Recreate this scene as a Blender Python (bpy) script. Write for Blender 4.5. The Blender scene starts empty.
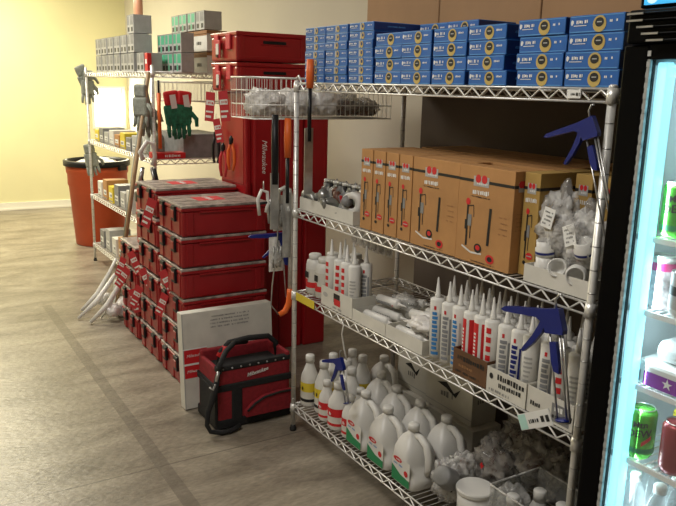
import bpy, math, random
from mathutils import Vector, Matrix, noise
PI = math.pi
rnd = random.Random(7)
COL = bpy.context.scene.collection

# ------------------------------------------------------------------ materials
def mat(name, col, rough=.5, metal=0.0, var=0.0, scale=8.0, bump=0.0, spec=.5, stretch=(1, 1, 1), emit=None, es=0.0, bscale=None):
    m = bpy.data.materials.new(name); m.use_nodes = True
    nt = m.node_tree; b = nt.nodes['Principled BSDF']
    c = (*col, 1)
    b.inputs['Base Color'].default_value = c
    b.inputs['Roughness'].default_value = rough
    b.inputs['Metallic'].default_value = metal
    b.inputs['Specular IOR Level'].default_value = spec
    tc = nt.nodes.new('ShaderNodeTexCoord'); mp = nt.nodes.new('ShaderNodeMapping')
    mp.inputs['Scale'].default_value = stretch
    nt.links.new(tc.outputs['Object'], mp.inputs['Vector'])
    nz = nt.nodes.new('ShaderNodeTexNoise'); nz.inputs['Scale'].default_value = scale; nz.inputs['Detail'].default_value = 5
    nt.links.new(mp.outputs[0], nz.inputs['Vector'])
    if var:
        r = nt.nodes.new('ShaderNodeValToRGB')
        r.color_ramp.elements[0].position = .3; r.color_ramp.elements[1].position = .7
        r.color_ramp.elements[0].color = (*[max(0, x * (1 - var)) for x in col], 1)
        r.color_ramp.elements[1].color = (*[min(1, x * (1 + var)) for x in col], 1)
        nt.links.new(nz.outputs['Fac'], r.inputs[0]); nt.links.new(r.outputs[0], b.inputs['Base Color'])
    if bump:
        n2 = nt.nodes.new('ShaderNodeTexNoise'); n2.inputs['Scale'].default_value = bscale or scale * 3; n2.inputs['Detail'].default_value = 3
        nt.links.new(mp.outputs[0], n2.inputs['Vector'])
        bp = nt.nodes.new('ShaderNodeBump'); bp.inputs['Strength'].default_value = bump; bp.inputs['Distance'].default_value = .01
        nt.links.new(n2.outputs['Fac'], bp.inputs['Height']); nt.links.new(bp.outputs[0], b.inputs['Normal'])
    if emit:
        b.inputs['Emission Color'].default_value = (*emit, 1); b.inputs['Emission Strength'].default_value = es
    return m

def clear_mat(name, col, fac=.6, rough=.12, scale=30, bump=.9):
    """crinkled clear plastic film: part see-through, part glossy white"""
    m = bpy.data.materials.new(name); m.use_nodes = True; nt = m.node_tree
    b = nt.nodes['Principled BSDF']; out = nt.nodes['Material Output']
    b.inputs['Base Color'].default_value = (*col, 1); b.inputs['Roughness'].default_value = rough
    b.inputs['Specular IOR Level'].default_value = .9
    t = nt.nodes.new('ShaderNodeBsdfTransparent'); mx = nt.nodes.new('ShaderNodeMixShader')
    nz = nt.nodes.new('ShaderNodeTexNoise'); nz.inputs['Scale'].default_value = scale; nz.inputs['Detail'].default_value = 4
    tc = nt.nodes.new('ShaderNodeTexCoord'); nt.links.new(tc.outputs['Object'], nz.inputs['Vector'])
    bp = nt.nodes.new('ShaderNodeBump'); bp.inputs['Strength'].default_value = bump; bp.inputs['Distance'].default_value = .02
    nt.links.new(nz.outputs['Fac'], bp.inputs['Height']); nt.links.new(bp.outputs[0], b.inputs['Normal'])
    mr = nt.nodes.new('ShaderNodeMapRange'); mr.inputs[1].default_value = .35; mr.inputs[2].default_value = .65
    mr.inputs[3].default_value = max(0, fac - .25); mr.inputs[4].default_value = min(1, fac + .25)
    nt.links.new(nz.outputs['Fac'], mr.inputs[0]); nt.links.new(mr.outputs[0], mx.inputs[0])
    nt.links.new(b.outputs[0], mx.inputs[1]); nt.links.new(t.outputs[0], mx.inputs[2]); nt.links.new(mx.outputs[0], out.inputs[0])
    return m

M = {}
M['chrome'] = mat('chrome_wire', (.80, .79, .76), .36, .45, .1, 40)
M['castor'] = mat('black_rubber', (.02, .02, .02), .6)
M['blue'] = mat('blue_carton', (.022, .125, .42), .38, 0, .12, 14)
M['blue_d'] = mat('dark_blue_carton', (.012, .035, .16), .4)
M['blue_l'] = mat('light_blue_print', (.10, .30, .62), .45)
M['white'] = mat('white_print', (.8, .8, .78), .5)
M['wht_card'] = mat('white_cardboard', (.66, .64, .58), .7, 0, .08, 12)
M['wht_pl'] = mat('white_plastic', (.72, .71, .68), .38, 0, .05, 10)
M['gold'] = mat('gold_print', (.55, .40, .12), .45)
M['black'] = mat('black_print', (.012, .012, .013), .5)
M['blackpl'] = mat('black_plastic', (.010, .010, .012), .42, spec=.35)
M['coolerblk'] = mat('cooler_black_enamel', (.0015, .0015, .002), .3, spec=.08)
M['grey'] = mat('grey_plastic', (.22, .22, .22), .5, 0, .2, 20)
M['greyl'] = mat('light_grey_plastic', (.42, .42, .41), .5, 0, .1, 20)
M['kraft'] = mat('kraft_cardboard', (.46, .235, .085), .75, 0, .10, 9, .1)
M['kraft_d'] = mat('kraft_cardboard_edge', (.30, .15, .06), .8)
M['carton'] = mat('tan_carton', (.40, .235, .12), .8, 0, .07, 5, .1)
M['yelbox'] = mat('yellowish_cardboard', (.43, .27, .075), .75, 0, .1, 9)
M['red'] = mat('red_toolbox_plastic', (.30, .008, .012), .38, 0, .12, 7)
M['red2'] = mat('red_case_plastic', (.36, .010, .014), .32, 0, .12, 5)
M['redp'] = mat('red_print', (.62, .02, .025), .5)
M['lid'] = mat('clear_grey_lid', (.34, .29, .26), .28, 0, .5, 22, .4)
M['tagred'] = mat('red_card_tag', (.55, .03, .04), .6)
M['orange'] = mat('orange_grip', (.78, .14, .02), .45)
M['binor'] = mat('orange_bin_plastic', (.52, .075, .018), .5, 0, .1, 4)
M['steel'] = mat('brushed_steel', (.50, .50, .50), .3, .8, .15, 30)
M['gunblue'] = mat('dark_blue_metal', (.006, .016, .17), .35, 0, .1, 12)
M['yellow'] = mat('yellow_label', (.72, .56, .04), .5)
M['green'] = mat('green_print', (.02, .24, .09), .5)
M['greenl'] = mat('lime_green_can', (.10, .52, .05), .25, .35, .25, 30)
M['mintp'] = mat('pale_mint_print', (.45, .72, .66), .5)
M['purple'] = mat('purple_carton', (.22, .015, .32), .45)
M['floral'] = mat('mottled_pale_can', (.45, .38, .38), .35, .2, .5, 70)
M['pink'] = mat('pink_band', (.50, .03, .16), .35)
M['canred'] = mat('dark_red_can', (.28, .02, .03), .3, .3)
M['mdf'] = mat('brown_display_card', (.13, .06, .025), .75, 0, .15, 20)
M['shade_board'] = mat('brown_shade_board', (.10, .075, .055), .8, 0, .1, 3)  # dark tone for the added board that stands in for shade behind the rack
M['tubeblue'] = mat('blue_tube_print', (.04, .22, .55), .45)
M['tubegrey'] = mat('grey_tube_print', (.25, .26, .28), .45)
M['bagred'] = mat('red_woven_nylon', (.26, .012, .02), .75, 0, .18, 60, .3)
M['bagblk'] = mat('black_woven_nylon', (.012, .012, .013), .8, 0, .2, 60, .4)
M['wood'] = mat('tan_wood_handle', (.36, .24, .13), .6, 0, .25, 14, 0, .5, (6, 6, 1))
M['cotton'] = mat('off_white_cotton', (.62, .62, .55), .9, 0, .15, 40, .6)
M['glove'] = mat('grey_glove_fabric', (.30, .32, .28), .9, 0, .2, 50, .5)
M['greeng'] = mat('green_glove_fabric', (.02, .17, .09), .8, 0, .5, 45, .5)
M['film'] = clear_mat('crinkled_clear_bag', (.75, .74, .72), .50)
M['film_d'] = clear_mat('smoky_clear_bag', (.34, .32, .30), .36, .12, 24)
M['film_w'] = clear_mat('milky_white_bag', (.88, .85, .82), .08, .35, 22)
M['clearbin'] = clear_mat('clear_bin_plastic', (.5, .52, .52), .78, .08, 4, .1)
M['fitting'] = mat('galvanised_metal', (.33, .33, .31), .4, .6, .3, 30)
M['copper'] = mat('brown_rubber', (.13, .05, .03), .5)
M['gasket'] = mat('grey_door_gasket', (.42, .43, .43), .35, .5, .5, 60)
M['liner'] = mat('white_cooler_liner', (.75, .80, .82), .5)
M['led'] = mat('cyan_light_strip', (.5, .9, 1), .4, emit=(.30, .83, 1.0), es=1.15)
M['sign'] = mat('backlit_blue_sign', (.05, .4, .8), .3, emit=(.05, .42, .80), es=.75)
M['signw'] = mat('backlit_pale_bubbles', (.6, .8, .9), .3, emit=(.5, .78, .92), es=.7)

# floor: mottled grey-beige tile with one darker border band and thin joints
def floor_mat():
    m = mat('mottled_floor_tile', (.29, .25, .20), .36)
    nt = m.node_tree; N = nt.nodes; L = nt.links; b = N['Principled BSDF']
    tc = N.new('ShaderNodeTexCoord'); mp = N.new('ShaderNodeMapping'); mp.inputs['Scale'].default_value = (3.2, 1.3, 1)
    L.new(tc.outputs['Object'], mp.inputs[0])
    n1 = N.new('ShaderNodeTexNoise'); n1.inputs['Scale'].default_value = 1.6; n1.inputs['Detail'].default_value = 8; n1.inputs['Roughness'].default_value = .62; n1.inputs['Distortion'].default_value = .6
    L.new(mp.outputs[0], n1.inputs['Vector'])
    r = N.new('ShaderNodeValToRGB'); e = r.color_ramp.elements
    e[0].position = .30; e[0].color = (.118, .096, .072, 1); e[1].position = .70; e[1].color = (.330, .288, .225, 1)
    L.new(n1.outputs['Fac'], r.inputs[0])
    n3 = N.new('ShaderNodeTexNoise'); n3.inputs['Scale'].default_value = 22; n3.inputs['Detail'].default_value = 6
    L.new(mp.outputs[0], n3.inputs['Vector'])
    mx0 = N.new('ShaderNodeMixRGB'); mx0.blend_type = 'OVERLAY'; mx0.inputs[0].default_value = .45
    L.new(r.outputs[0], mx0.inputs[1]); L.new(n3.outputs['Fac'], mx0.inputs[2])
    sx = N.new('ShaderNodeSeparateXYZ'); L.new(tc.outputs['Object'], sx.inputs[0])
    def band(sock, c, w):
        a = N.new('ShaderNodeMath'); a.operation = 'SUBTRACT'; L.new(sock, a.inputs[0]); a.inputs[1].default_value = c
        q = N.new('ShaderNodeMath'); q.operation = 'ABSOLUTE'; L.new(a.outputs[0], q.inputs[0])
        k = N.new('ShaderNodeMath'); k.operation = 'LESS_THAN'; L.new(q.outputs[0], k.inputs[0]); k.inputs[1].default_value = w
        return k.outputs[0]
    cur = mx0.outputs[0]
    for s, c, w, f in ((sx.outputs['Y'], -.645, .030, .50), (sx.outputs['X'], .033, .004, .7), (sx.outputs['X'], -1.19, .003, .25), (sx.outputs['X'], 1.25, .004, .6), (sx.outputs['Y'], -1.87, .030, .45)):
        mx = N.new('ShaderNodeMixRGB'); mx.blend_type = 'MIX'
        mu = N.new('ShaderNodeMath'); mu.operation = 'MULTIPLY'; L.new(band(s, c, w), mu.inputs[0]); mu.inputs[1].default_value = f
        if c == -.645:
            g = N.new('ShaderNodeMath'); g.operation = 'GREATER_THAN'; L.new(sx.outputs['X'], g.inputs[0]); g.inputs[1].default_value = -2.6
            g2 = N.new('ShaderNodeMath'); g2.operation = 'MULTIPLY'; L.new(g.outputs[0], g2.inputs[0]); L.new(mu.outputs[0], g2.inputs[1]); mu = g2
        L.new(mu.outputs[0], mx.inputs[0]); L.new(cur, mx.inputs[1]); mx.inputs[2].default_value = (.085, .07, .055, 1)
        cur = mx.outputs[0]
    L.new(cur, b.inputs['Base Color'])
    bp = N.new('ShaderNodeBump'); bp.inputs['Strength'].default_value = .25; bp.inputs['Distance'].default_value = .01
    L.new(n3.outputs['Fac'], bp.inputs['Height']); L.new(bp.outputs[0], b.inputs['Normal'])
    return m
M['floor'] = floor_mat()
M['wall'] = mat('beige_painted_wall', (.56, .52, .43), .85, 0, .03, 2, .1)
M['wall_y'] = mat('cream_yellow_painted_wall', (.70, .66, .40), .85, 0, .03, 2, .1)
M['ceil'] = mat('white_ceiling_tile', (.6, .6, .58), .9)
M['trim'] = mat('white_trim', (.78, .76, .68), .5)
M['pane'] = mat('lit_window_pane', (1, 1, 1), .3, emit=(1.0, .97, .82), es=4.0)
M['lamp'] = mat('lamp_diffuser', (1, 1, 1), .3, emit=(1.0, .95, .85), es=3.0)

# ------------------------------------------------------------------ mesh collector
I4 = Matrix.Identity(4)
def T(x, y, z): return Matrix.Translation((x, y, z))
def RX(a): return Matrix.Rotation(a, 4, 'X')
def RY(a): return Matrix.Rotation(a, 4, 'Y')
def RZ(a): return Matrix.Rotation(a, 4, 'Z')
def S(x, y, z): return Matrix.Diagonal((x, y, z, 1))
_text_cache = {}
class MB:
    def __init__(s): s.v = []; s.f = []; s.m = []; s.sm = []; s.mats = []; s.M = I4
    def mi(s, m):
        if m not in s.mats: s.mats.append(m)
        return s.mats.index(m)
    def add(s, vs, fs, m, sm=False, X=None):
        X = s.M @ X if X is not None else s.M
        o = len(s.v); k = s.mi(m)
        flip = X.to_3x3().determinant() < 0
        s.v += [tuple(X @ Vector(p)) for p in vs]
        for f in fs:
            f = tuple(o + i for i in f)
            s.f.append(f[::-1] if flip else f); s.m.append(k); s.sm.append(sm)
        return s
    def box(s, x0, x1, y0, y1, z0, z1, m, X=None, bev=0):
        if not bev:
            v = [(x, y, z) for x in (x0, x1) for y in (y0, y1) for z in (z0, z1)]
            return s.add(v, [(0, 1, 3, 2), (4, 6, 7, 5), (0, 4, 5, 1), (2, 3, 7, 6), (0, 2, 6, 4), (1, 5, 7, 3)], m, False, X)
        import bmesh
        b = bmesh.new(); bmesh.ops.create_cube(b, size=1)
        for q in b.verts: q.co = ((x0 + x1) / 2 + q.co.x * (x1 - x0), (y0 + y1) / 2 + q.co.y * (y1 - y0), (z0 + z1) / 2 + q.co.z * (z1 - z0))
        bmesh.ops.bevel(b, geom=b.edges[:], offset=bev, segments=2, affect='EDGES', profile=.5)
        b.verts.index_update(); v = [tuple(q.co) for q in b.verts]; f = [tuple(q.index for q in p.verts) for p in b.faces]; b.free()
        return s.add(v, f, m, False, X)
    def tube(s, pts, r, m, n=6, caps=True, X=None, closed=False):
        P = [Vector(p) for p in pts]; k = len(P); vs = []; fs = []
        up = None
        for i, p in enumerate(P):
            a = P[(i - 1) % k] if (i > 0 or closed) else p; b = P[(i + 1) % k] if (i < k - 1 or closed) else p
            d = (b - a)
            d = d.normalized() if d.length > 1e-9 else Vector((0, 0, 1))
            if up is None: up = Vector((0, 0, 1)) if abs(d.z) < .9 else Vector((1, 0, 0))
            u = (up - d * up.dot(d))
            if u.length < 1e-6: u = d.orthogonal()
            u.normalize(); w = d.cross(u); up = u
            ri = r[i] if isinstance(r, (list, tuple)) else r
            for j in range(n):
                t = 2 * PI * j / n; vs.append(tuple(p + (u * math.cos(t) + w * math.sin(t)) * ri))
        for i in range(k if closed else k - 1):
            for j in range(n):
                a = i * n + j; b = i * n + (j + 1) % n; c = ((i + 1) % k) * n + (j + 1) % n; d = ((i + 1) % k) * n + j
                fs.append((a, b, c, d))
        if caps and not closed:
            fs.append(tuple(range(n))[::-1]); fs.append(tuple((k - 1) * n + j for j in range(n)))
        return s.add(vs, fs, m, n > 4, X)
    def lathe(s, prof, m, n=20, X=None, caps=True, smooth=True):
        vs = []; fs = []; k = len(prof)
        for r, z in prof:
            for j in range(n):
                t = 2 * PI * j / n; vs.append((r * math.cos(t), r * math.sin(t), z))
        for i in range(k - 1):
            for j in range(n):
                fs.append((i * n + j, i * n + (j + 1) % n, (i + 1) * n + (j + 1) % n, (i + 1) * n + j))
        if caps: fs.append(tuple(range(n))[::-1]); fs.append(tuple((k - 1) * n + j for j in range(n)))
        return s.add(vs, fs, m, smooth, X)
    def prism(s, poly, d0, d1, m, X=None):
        """poly in XZ, extruded along Y"""
        n = len(poly); vs = [(x, d0, z) for x, z in poly] + [(x, d1, z) for x, z in poly]
        fs = [tuple(range(n)), tuple(range(n, 2 * n))[::-1]] + [(i, i + n, (i + 1) % n + n, (i + 1) % n) for i in range(n)]
        return s.add(vs, fs, m, False, X)
    def blob(s, rx, ry, rz, m, X=None, amp=.25, fr=3.0, seed=0, sub=3, flat=True, smooth=True):
        import bmesh
        b = bmesh.new(); bmesh.ops.create_icosphere(b, subdivisions=sub, radius=1)
        off = Vector((seed * 7.3, seed * 3.1, seed * 1.7))
        for q in b.verts:
            d = q.co.normalized()
            k = 1 + amp * (noise.noise(d * fr + off) + .5 * noise.noise(d * fr * 2.3 + off) + .35 * noise.noise(d * fr * 5 + off))
            p = d * k; z = p.z * rz
            if flat: z = max(z, -rz * .82)
            q.co = (p.x * rx, p.y * ry, z)
        b.verts.index_update(); v = [tuple(q.co) for q in b.verts]; f = [tuple(q.index for q in p.verts) for p in b.faces]; b.free()
        return s.add(v, f, m, smooth, X)
    def build(s, name, parent=None, loc=None, sub=0):
        me = bpy.data.meshes.new(name); me.from_pydata(s.v, [], s.f)
        for m in s.mats: me.materials.append(m)
        me.polygons.foreach_set('material_index', s.m); me.polygons.foreach_set('use_smooth', s.sm); me.update()
        o = bpy.data.objects.new(name, me); COL.objects.link(o)
        if parent: o.parent = parent
        if loc: o.location = loc
        if sub:
            q = o.modifiers.new('Subdivision', 'SUBSURF'); q.levels = sub; q.render_levels = sub
        return o
class Face:
    """decals on a flat face: u right, v up, n outwards"""
    def __init__(s, mb, o, u, v): s.b = mb; s.o = Vector(o); s.u = Vector(u); s.v = Vector(v); s.n = s.u.cross(s.v)
    def p(s, a, b, h=.0006): return tuple(s.o + s.u * a + s.v * b + s.n * h)
    def poly(s, pts, m, h=.0006): s.b.add([s.p(a, b, h) for a, b in pts], [tuple(range(len(pts)))], m); return s
    def rect(s, a0, a1, b0, b1, m, h=.0006): return s.poly([(a0, b0), (a1, b0), (a1, b1), (a0, b1)], m, h)
    def disc(s, a, b, ra, rb, m, h=.001, n=20): return s.poly([(a + ra * math.cos(2 * PI * i / n), b + rb * math.sin(2 * PI * i / n)) for i in range(n)], m, h)
    def line(s, a0, b0, a1, b1, w, m, h=.001):
        d = Vector((a1 - a0, b1 - b0)); d.normalize(); q = Vector((-d.y, d.x)) * w / 2
        return s.poly([(a0 + q.x, b0 + q.y), (a0 - q.x, b0 - q.y), (a1 - q.x, b1 - q.y), (a1 + q.x, b1 + q.y)][::-1] if False else [(a0 - q.x, b0 - q.y), (a1 - q.x, b1 - q.y), (a1 + q.x, b1 + q.y), (a0 + q.x, b0 + q.y)], m, h)
    def marks(s, a0, a1, b0, b1, m, seed=1, h=.0012, dens=.8):
        """small blurred lettering: vertical strokes of uneven width"""
        r = random.Random(seed); x = a0; H = b1 - b0
        while x < a1:
            w = H * r.uniform(.22, .6)
            if r.random() < dens: s.rect(x, min(a1, x + w), b0 + H * r.uniform(0, .2), b1 - H * r.uniform(0, .25), m, h)
            x += w + H * r.uniform(.12, .3)
        return s
    def text(s, txt, a, b, size, m, h=.0015, rot=0, shear=0, align='CENTER', bold=False):
        key = (txt, shear, bold)
        if key not in _text_cache:
            c = bpy.data.curves.new('t', 'FONT'); c.body = txt; c.shear = shear; c.align_x = 'CENTER'; c.align_y = 'CENTER'; c.resolution_u = 2
            if bold: c.offset = .025
            o = bpy.data.objects.new('t', c); COL.objects.link(o)
            dg = bpy.context.evaluated_depsgraph_get(); dg.update()
            me = bpy.data.meshes.new_from_object(o.evaluated_get(dg))
            _text_cache[key] = ([tuple(v.co) for v in me.vertices], [tuple(p.vertices) for p in me.polygons])
            bpy.data.objects.remove(o); bpy.data.curves.remove(c); bpy.data.meshes.remove(me)
        vs, fs = _text_cache[key]; c_, s_ = math.cos(rot), math.sin(rot)
        s.b.add([s.p(a + (x * c_ - y * s_) * size, b + (x * s_ + y * c_) * size, h) for x, y, z in vs], fs, m); return s

# ------------------------------------------------------------------ naming helpers
def tag(o, label, cat, group=None, kind=None):
    o['label'] = label; o['category'] = cat
    if group: o['group'] = group
    if kind: o['kind'] = kind
    return o
def thing(name, label, cat, loc=(0, 0, 0), rz=0, group=None):
    o = bpy.data.objects.new(name, None); COL.objects.link(o); o.empty_display_size = .05
    o.location = loc; o.rotation_euler = (0, 0, rz); return tag(o, label, cat, group)
def struct(mb, name):
    o = mb.build(name); o['kind'] = 'structure'; return o
KIDS = {}
def kids(o): return [c for c in bpy.data.objects if c.parent == o]
def copy_tree(o, loc, label, group=None, rot=None, parent=None):
    c = o.copy(); COL.objects.link(c)
    if parent is not None: c.parent = parent
    else:
        c.location = loc
        if rot: c.rotation_euler = rot
        c['label'] = label
        if group: c['group'] = group
    for ch in kids(o): copy_tree(ch, None, None, parent=c)
    return c
ORD = ['first', 'second', 'third', 'fourth', 'fifth', 'sixth', 'seventh', 'eighth', 'ninth', 'tenth', 'eleventh', 'twelfth', 'thirteenth', 'fourteenth']
def layer(i, n):
    if i == 0: return 'bottom one'
    if i == n - 1: return 'top one'
    return ORD[i] + ' from bottom'

# ------------------------------------------------------------------ room
b = MB(); b.box(-7.2, 4.7, -4.2, 1.45, -.1, 0, M['floor']); struct(b, 'floor')
b = MB(); b.box(-7.2, 4.7, -4.2, 1.45, 3.1, 3.2, M['ceil']); struct(b, 'ceiling')
b = MB(); b.box(-7.0, 4.5, 1.24, 1.4, 0, 3.1, M['wall']); struct(b, 'wall_back')
b = MB()
wy0, wy1, wz0, wz1 = .80, 1.17, 1.02, 1.50      # low lit opening near the corner
b.box(-7.15, -7.0, -4.0, wy0, 0, 3.1, M['wall_y']); b.box(-7.15, -7.0, wy1, 1.4, 0, 3.1, M['wall_y'])
b.box(-7.15, -7.0, wy0, wy1, 0, wz0, M['wall_y']); b.box(-7.15, -7.0, wy0, wy1, wz1, 3.1, M['wall_y'])
struct(b, 'wall_left')
b = MB(); b.box(4.5, 4.65, -4.0, 1.4, 0, 3.1, M['wall']); struct(b, 'wall_right')
b = MB(); b.box(-7.0, 4.5, -4.15, -4.0, 0, 3.1, M['wall']); struct(b, 'wall_front')
b = MB(); b.box(-6.999, -6.98, -4.0, 1.24, 0, .09, M['trim']); b.box(-6.98, -6.97, -4.0, 1.24, 0, .02, M['trim']); struct(b, 'baseboard_left')
b = MB(); b.box(-7.0, 4.5, 1.222, 1.24, 0, .09, M['trim']); struct(b, 'baseboard_back')
b = MB()
for a in ((wy0 - .03, wy0, wz0 - .03, wz1 + .03), (wy1, wy1 + .03, wz0 - .03, wz1 + .03), (wy0, wy1, wz0 - .03, wz0), (wy0, wy1, wz1, wz1 + .03)):
    b.box(-7.0, -6.98, *a, M['trim'])
w = struct(b, 'window_1')
b = MB(); b.box(-7.10, -7.09, wy0, wy1, wz0, wz1, M['pane']); b.build('pane', w)

# ------------------------------------------------------------------ wire shelving racks
RAILZ = (1.610, 1.064, .684, .133)
FRZ = (1.665, 1.09, .61, .165)
def wire_rack(name, label, L, D, loc, top=1.645, rails=RAILZ):
    root = thing(name, label, 'shelving rack', loc)
    for x in (0, L):
        for y in (0, D):
            b = MB(); b.tube([(x, y, .02), (x, y, top)], .0112, M['chrome'], 14)
            for k in range(24):       # grooves
                z = .1 + k * .062
                b.tube([(x, y, z), (x, y, z + .003)], .0114, M['steel'], 14)
            b.lathe([(.0112, top), (.0112, top + .004), (.006, top + .008)], M['chrome'], 12, T(x, y, 0))
            p = b.build('post', root)
            b = MB(); b.lathe([(.016, 0), (.016, .012), (.012, .02), (.012, .03)], M['castor'], 12, T(x, y, 0)); b.build('levelling_foot', p)
    for z in rails:
        b = MB(); r = .0034
        x0, x1, y0, y1 = 0, L, 0, D
        for zz in (z, z - .032):
            b.tube([(x0, y0, zz), (x1, y0, zz)], r, M['chrome']); b.tube([(x0, y1, zz), (x1, y1, zz)], r, M['chrome'])
            b.tube([(x0, y0, zz), (x0, y1, zz)], r, M['chrome']); b.tube([(x1, y0, zz), (x1, y1, zz)], r, M['chrome'])
        n = int(L / .066)
        for yy in (y0, y1):
            b.tube([(x0 + (x1 - x0) * i / (2 * n), yy, z - (.003 if i % 2 else .029)) for i in range(2 * n + 1)], .0033, M['chrome'], 6)
        n2 = int(D / .066)
        for xx in (x0, x1):
            b.tube([(xx, y0 + (y1 - y0) * i / (2 * n2), z - (.003 if i % 2 else .029)) for i in range(2 * n2 + 1)], .0033, M['chrome'], 6)
        k = int(L / .026)
        for i in range(1, k): b.tube([(x0 + L * i / k, y0, z - .001), (x0 + L * i / k, y1, z - .001)], .0017, M['chrome'], 4, False)
        for q in (.25, .5, .75): b.tube([(x0, y0 + D * q, z - .006), (x1, y0 + D * q, z - .006)], .003, M['chrome'], 5)
        for x in (0, L):
            for y in (0, D): b.lathe([(.0155, z - .036), (.0135, z + .002)], M['chrome'], 12, T(x, y, 0), True)
        b.build('wire_shelf', root)
    return root
wire_rack('wire_shelving_rack', 'four-tier chrome wire shelving rack loaded with sealants, beside the drinks cooler', 1.63, .57, (0, 0, 0), 1.6135)
wire_rack('wire_shelving_rack', 'far chrome wire shelving rack in the corner beside the orange bin', 1.84, .57, (-3.84, 0, 0), 1.70, FRZ)

SZ = [z + .0035 for z in RAILZ]     # standing heights

# ------------------------------------------------------------------ top shelf: blue cartons
def blue_box_mesh(w, h, d, ring, seed):
    b = MB(); b.box(0, w, 0, d, 0, h, M['blue'], bev=.0015)
    f = Face(b, (0, 0, 0), (1, 0, 0), (0, 0, 1))
    f.rect(.004, w - .004, h * .04, h * .10, M['blue_l'])
    f.rect(.004, w - .004, h * .90, h * .95, M['blue_l'])
    f.marks(w * .07, w * .36, h * .52, h * .74, M['white'], seed)
    f.rect(w * .09, w * .33, h * .40, h * .44, M['white'], .001)
    f.marks(w * .75, w * .94, h * .52, h * .68, M['white'], seed + 5)
    f.disc(w * .055, h * .6, h * .09, h * .16, M['white'], .0014, 10)
    if ring:
        R = h * .47
        f.disc(w * .57, h * .47, R, R * .98, M['gold'], .0014); f.disc(w * .57, h * .56, R * .66, R * .56, M['black'], .0018)
        f.rect(w * .57 - R * .35, w * .57 + R * .35, h * .54, h * .60, M['greyl'], .0022)
    else:
        f.disc(w * .57, h * .5, h * .36, h * .42, M['gold'], .0014); f.disc(w * .57, h * .55, h * .2, h * .2, M['blue_d'], .0018)
        f.rect(w * .45, w * .5, h * .1, h * .9, M['greyl'], .0012)
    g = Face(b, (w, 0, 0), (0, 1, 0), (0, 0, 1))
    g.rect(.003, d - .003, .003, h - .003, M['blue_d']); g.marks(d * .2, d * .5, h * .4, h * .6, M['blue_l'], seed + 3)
    return b
def stack_boxes(proto, x, y, z, h, n, name, text, group, dx=.003, first=None):
    for i in range(n):
        lab = '%s: %s' % (text, layer(i, n)) if n > 1 else text
        o = proto.copy() if proto['used'] else proto
        if proto['used']: COL.objects.link(o)
        proto['used'] = 1
        o.location = (x + rnd.uniform(-dx, dx), y + rnd.uniform(0, dx * 1.5), z + i * h); o.rotation_euler = (0, 0, rnd.uniform(-.008, .008))
        tag(o, lab, 'box', group)
        if 'used' in o and o is not proto: del o['used']
GB = 'blue product boxes on the top shelf'
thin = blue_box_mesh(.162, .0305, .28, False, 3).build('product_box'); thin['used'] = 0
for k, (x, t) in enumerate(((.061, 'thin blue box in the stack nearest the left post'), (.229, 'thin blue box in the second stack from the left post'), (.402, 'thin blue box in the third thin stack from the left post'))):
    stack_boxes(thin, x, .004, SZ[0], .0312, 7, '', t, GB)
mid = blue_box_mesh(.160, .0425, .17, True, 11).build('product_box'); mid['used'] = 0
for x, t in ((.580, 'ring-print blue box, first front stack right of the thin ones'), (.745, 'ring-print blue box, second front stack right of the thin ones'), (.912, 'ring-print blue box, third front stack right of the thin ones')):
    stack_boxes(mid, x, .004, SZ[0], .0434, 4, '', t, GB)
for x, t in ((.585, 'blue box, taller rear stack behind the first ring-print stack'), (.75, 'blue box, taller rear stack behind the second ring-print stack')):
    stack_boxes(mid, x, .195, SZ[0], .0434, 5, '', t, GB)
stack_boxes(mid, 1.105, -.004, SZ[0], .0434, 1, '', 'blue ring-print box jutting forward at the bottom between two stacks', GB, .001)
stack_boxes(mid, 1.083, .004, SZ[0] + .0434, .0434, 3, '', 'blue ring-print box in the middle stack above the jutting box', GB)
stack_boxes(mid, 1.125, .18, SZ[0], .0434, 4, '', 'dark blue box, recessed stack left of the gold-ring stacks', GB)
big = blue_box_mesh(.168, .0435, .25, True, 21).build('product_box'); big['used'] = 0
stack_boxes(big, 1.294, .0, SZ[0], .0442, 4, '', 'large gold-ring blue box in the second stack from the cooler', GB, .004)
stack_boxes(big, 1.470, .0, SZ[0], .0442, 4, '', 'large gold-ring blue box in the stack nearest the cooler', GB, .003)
# big tan cartons behind them
for i, (x0, x1, t) in enumerate(((-.08, .437, 'left large plain tan carton behind the thin blue boxes'), (.443, .982, 'middle large plain tan carton behind the ring-print blue boxes'), (.988, 1.50, 'right large plain tan carton behind the gold-ring blue boxes'))):
    b = MB(); b.box(0, x1 - x0, 0, .29, 0, .52, M['carton'], bev=.004); b.box(.0, x1 - x0, .13, .17, .5195, .5205, M['kraft_d'])
    o = b.build('carton', None, (x0, .40, SZ[0])); tag(o, t, 'box', 'tan cartons on the top shelf')

b = MB(); b.box(-.03, 1.72, .70, .72, 0.002, 1.60, M['shade_board'], bev=.002); o = b.build('added_shade_board'); tag(o, 'large dark brown board added behind the loaded rack to darken the view to the wall', 'board')  # added board: darkens the area behind the rack and its lower shelves
# price holder on the top rail
def price_tag(loc, w, h, rot, label, col=M['white'], marks=True, strip=None, name='price_tag'):
    b = MB(); b.box(-w / 2, w / 2, -.0015, .0015, -h / 2, h / 2, col, bev=.0006)
    f = Face(b, (-w / 2, -.0015, -h / 2), (1, 0, 0), (0, 0, 1))
    if strip: f.rect(.002, w * .25, .002, h - .002, strip)
    if marks:
        f.marks(w * .32, w * .62, h * .3, h * .6, M['black'], 3, .001); f.marks(w * .7, w * .95, h * .2, h * .8, M['black'], 5, .001)
    o = b.build(name, None, loc); o.rotation_euler = rot; return tag(o, label, 'tag')
price_tag((1.515, -.006, 1.596), .045, .022, (0, 0, 0), 'small white price holder clipped to the top rail near the right post')

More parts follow.
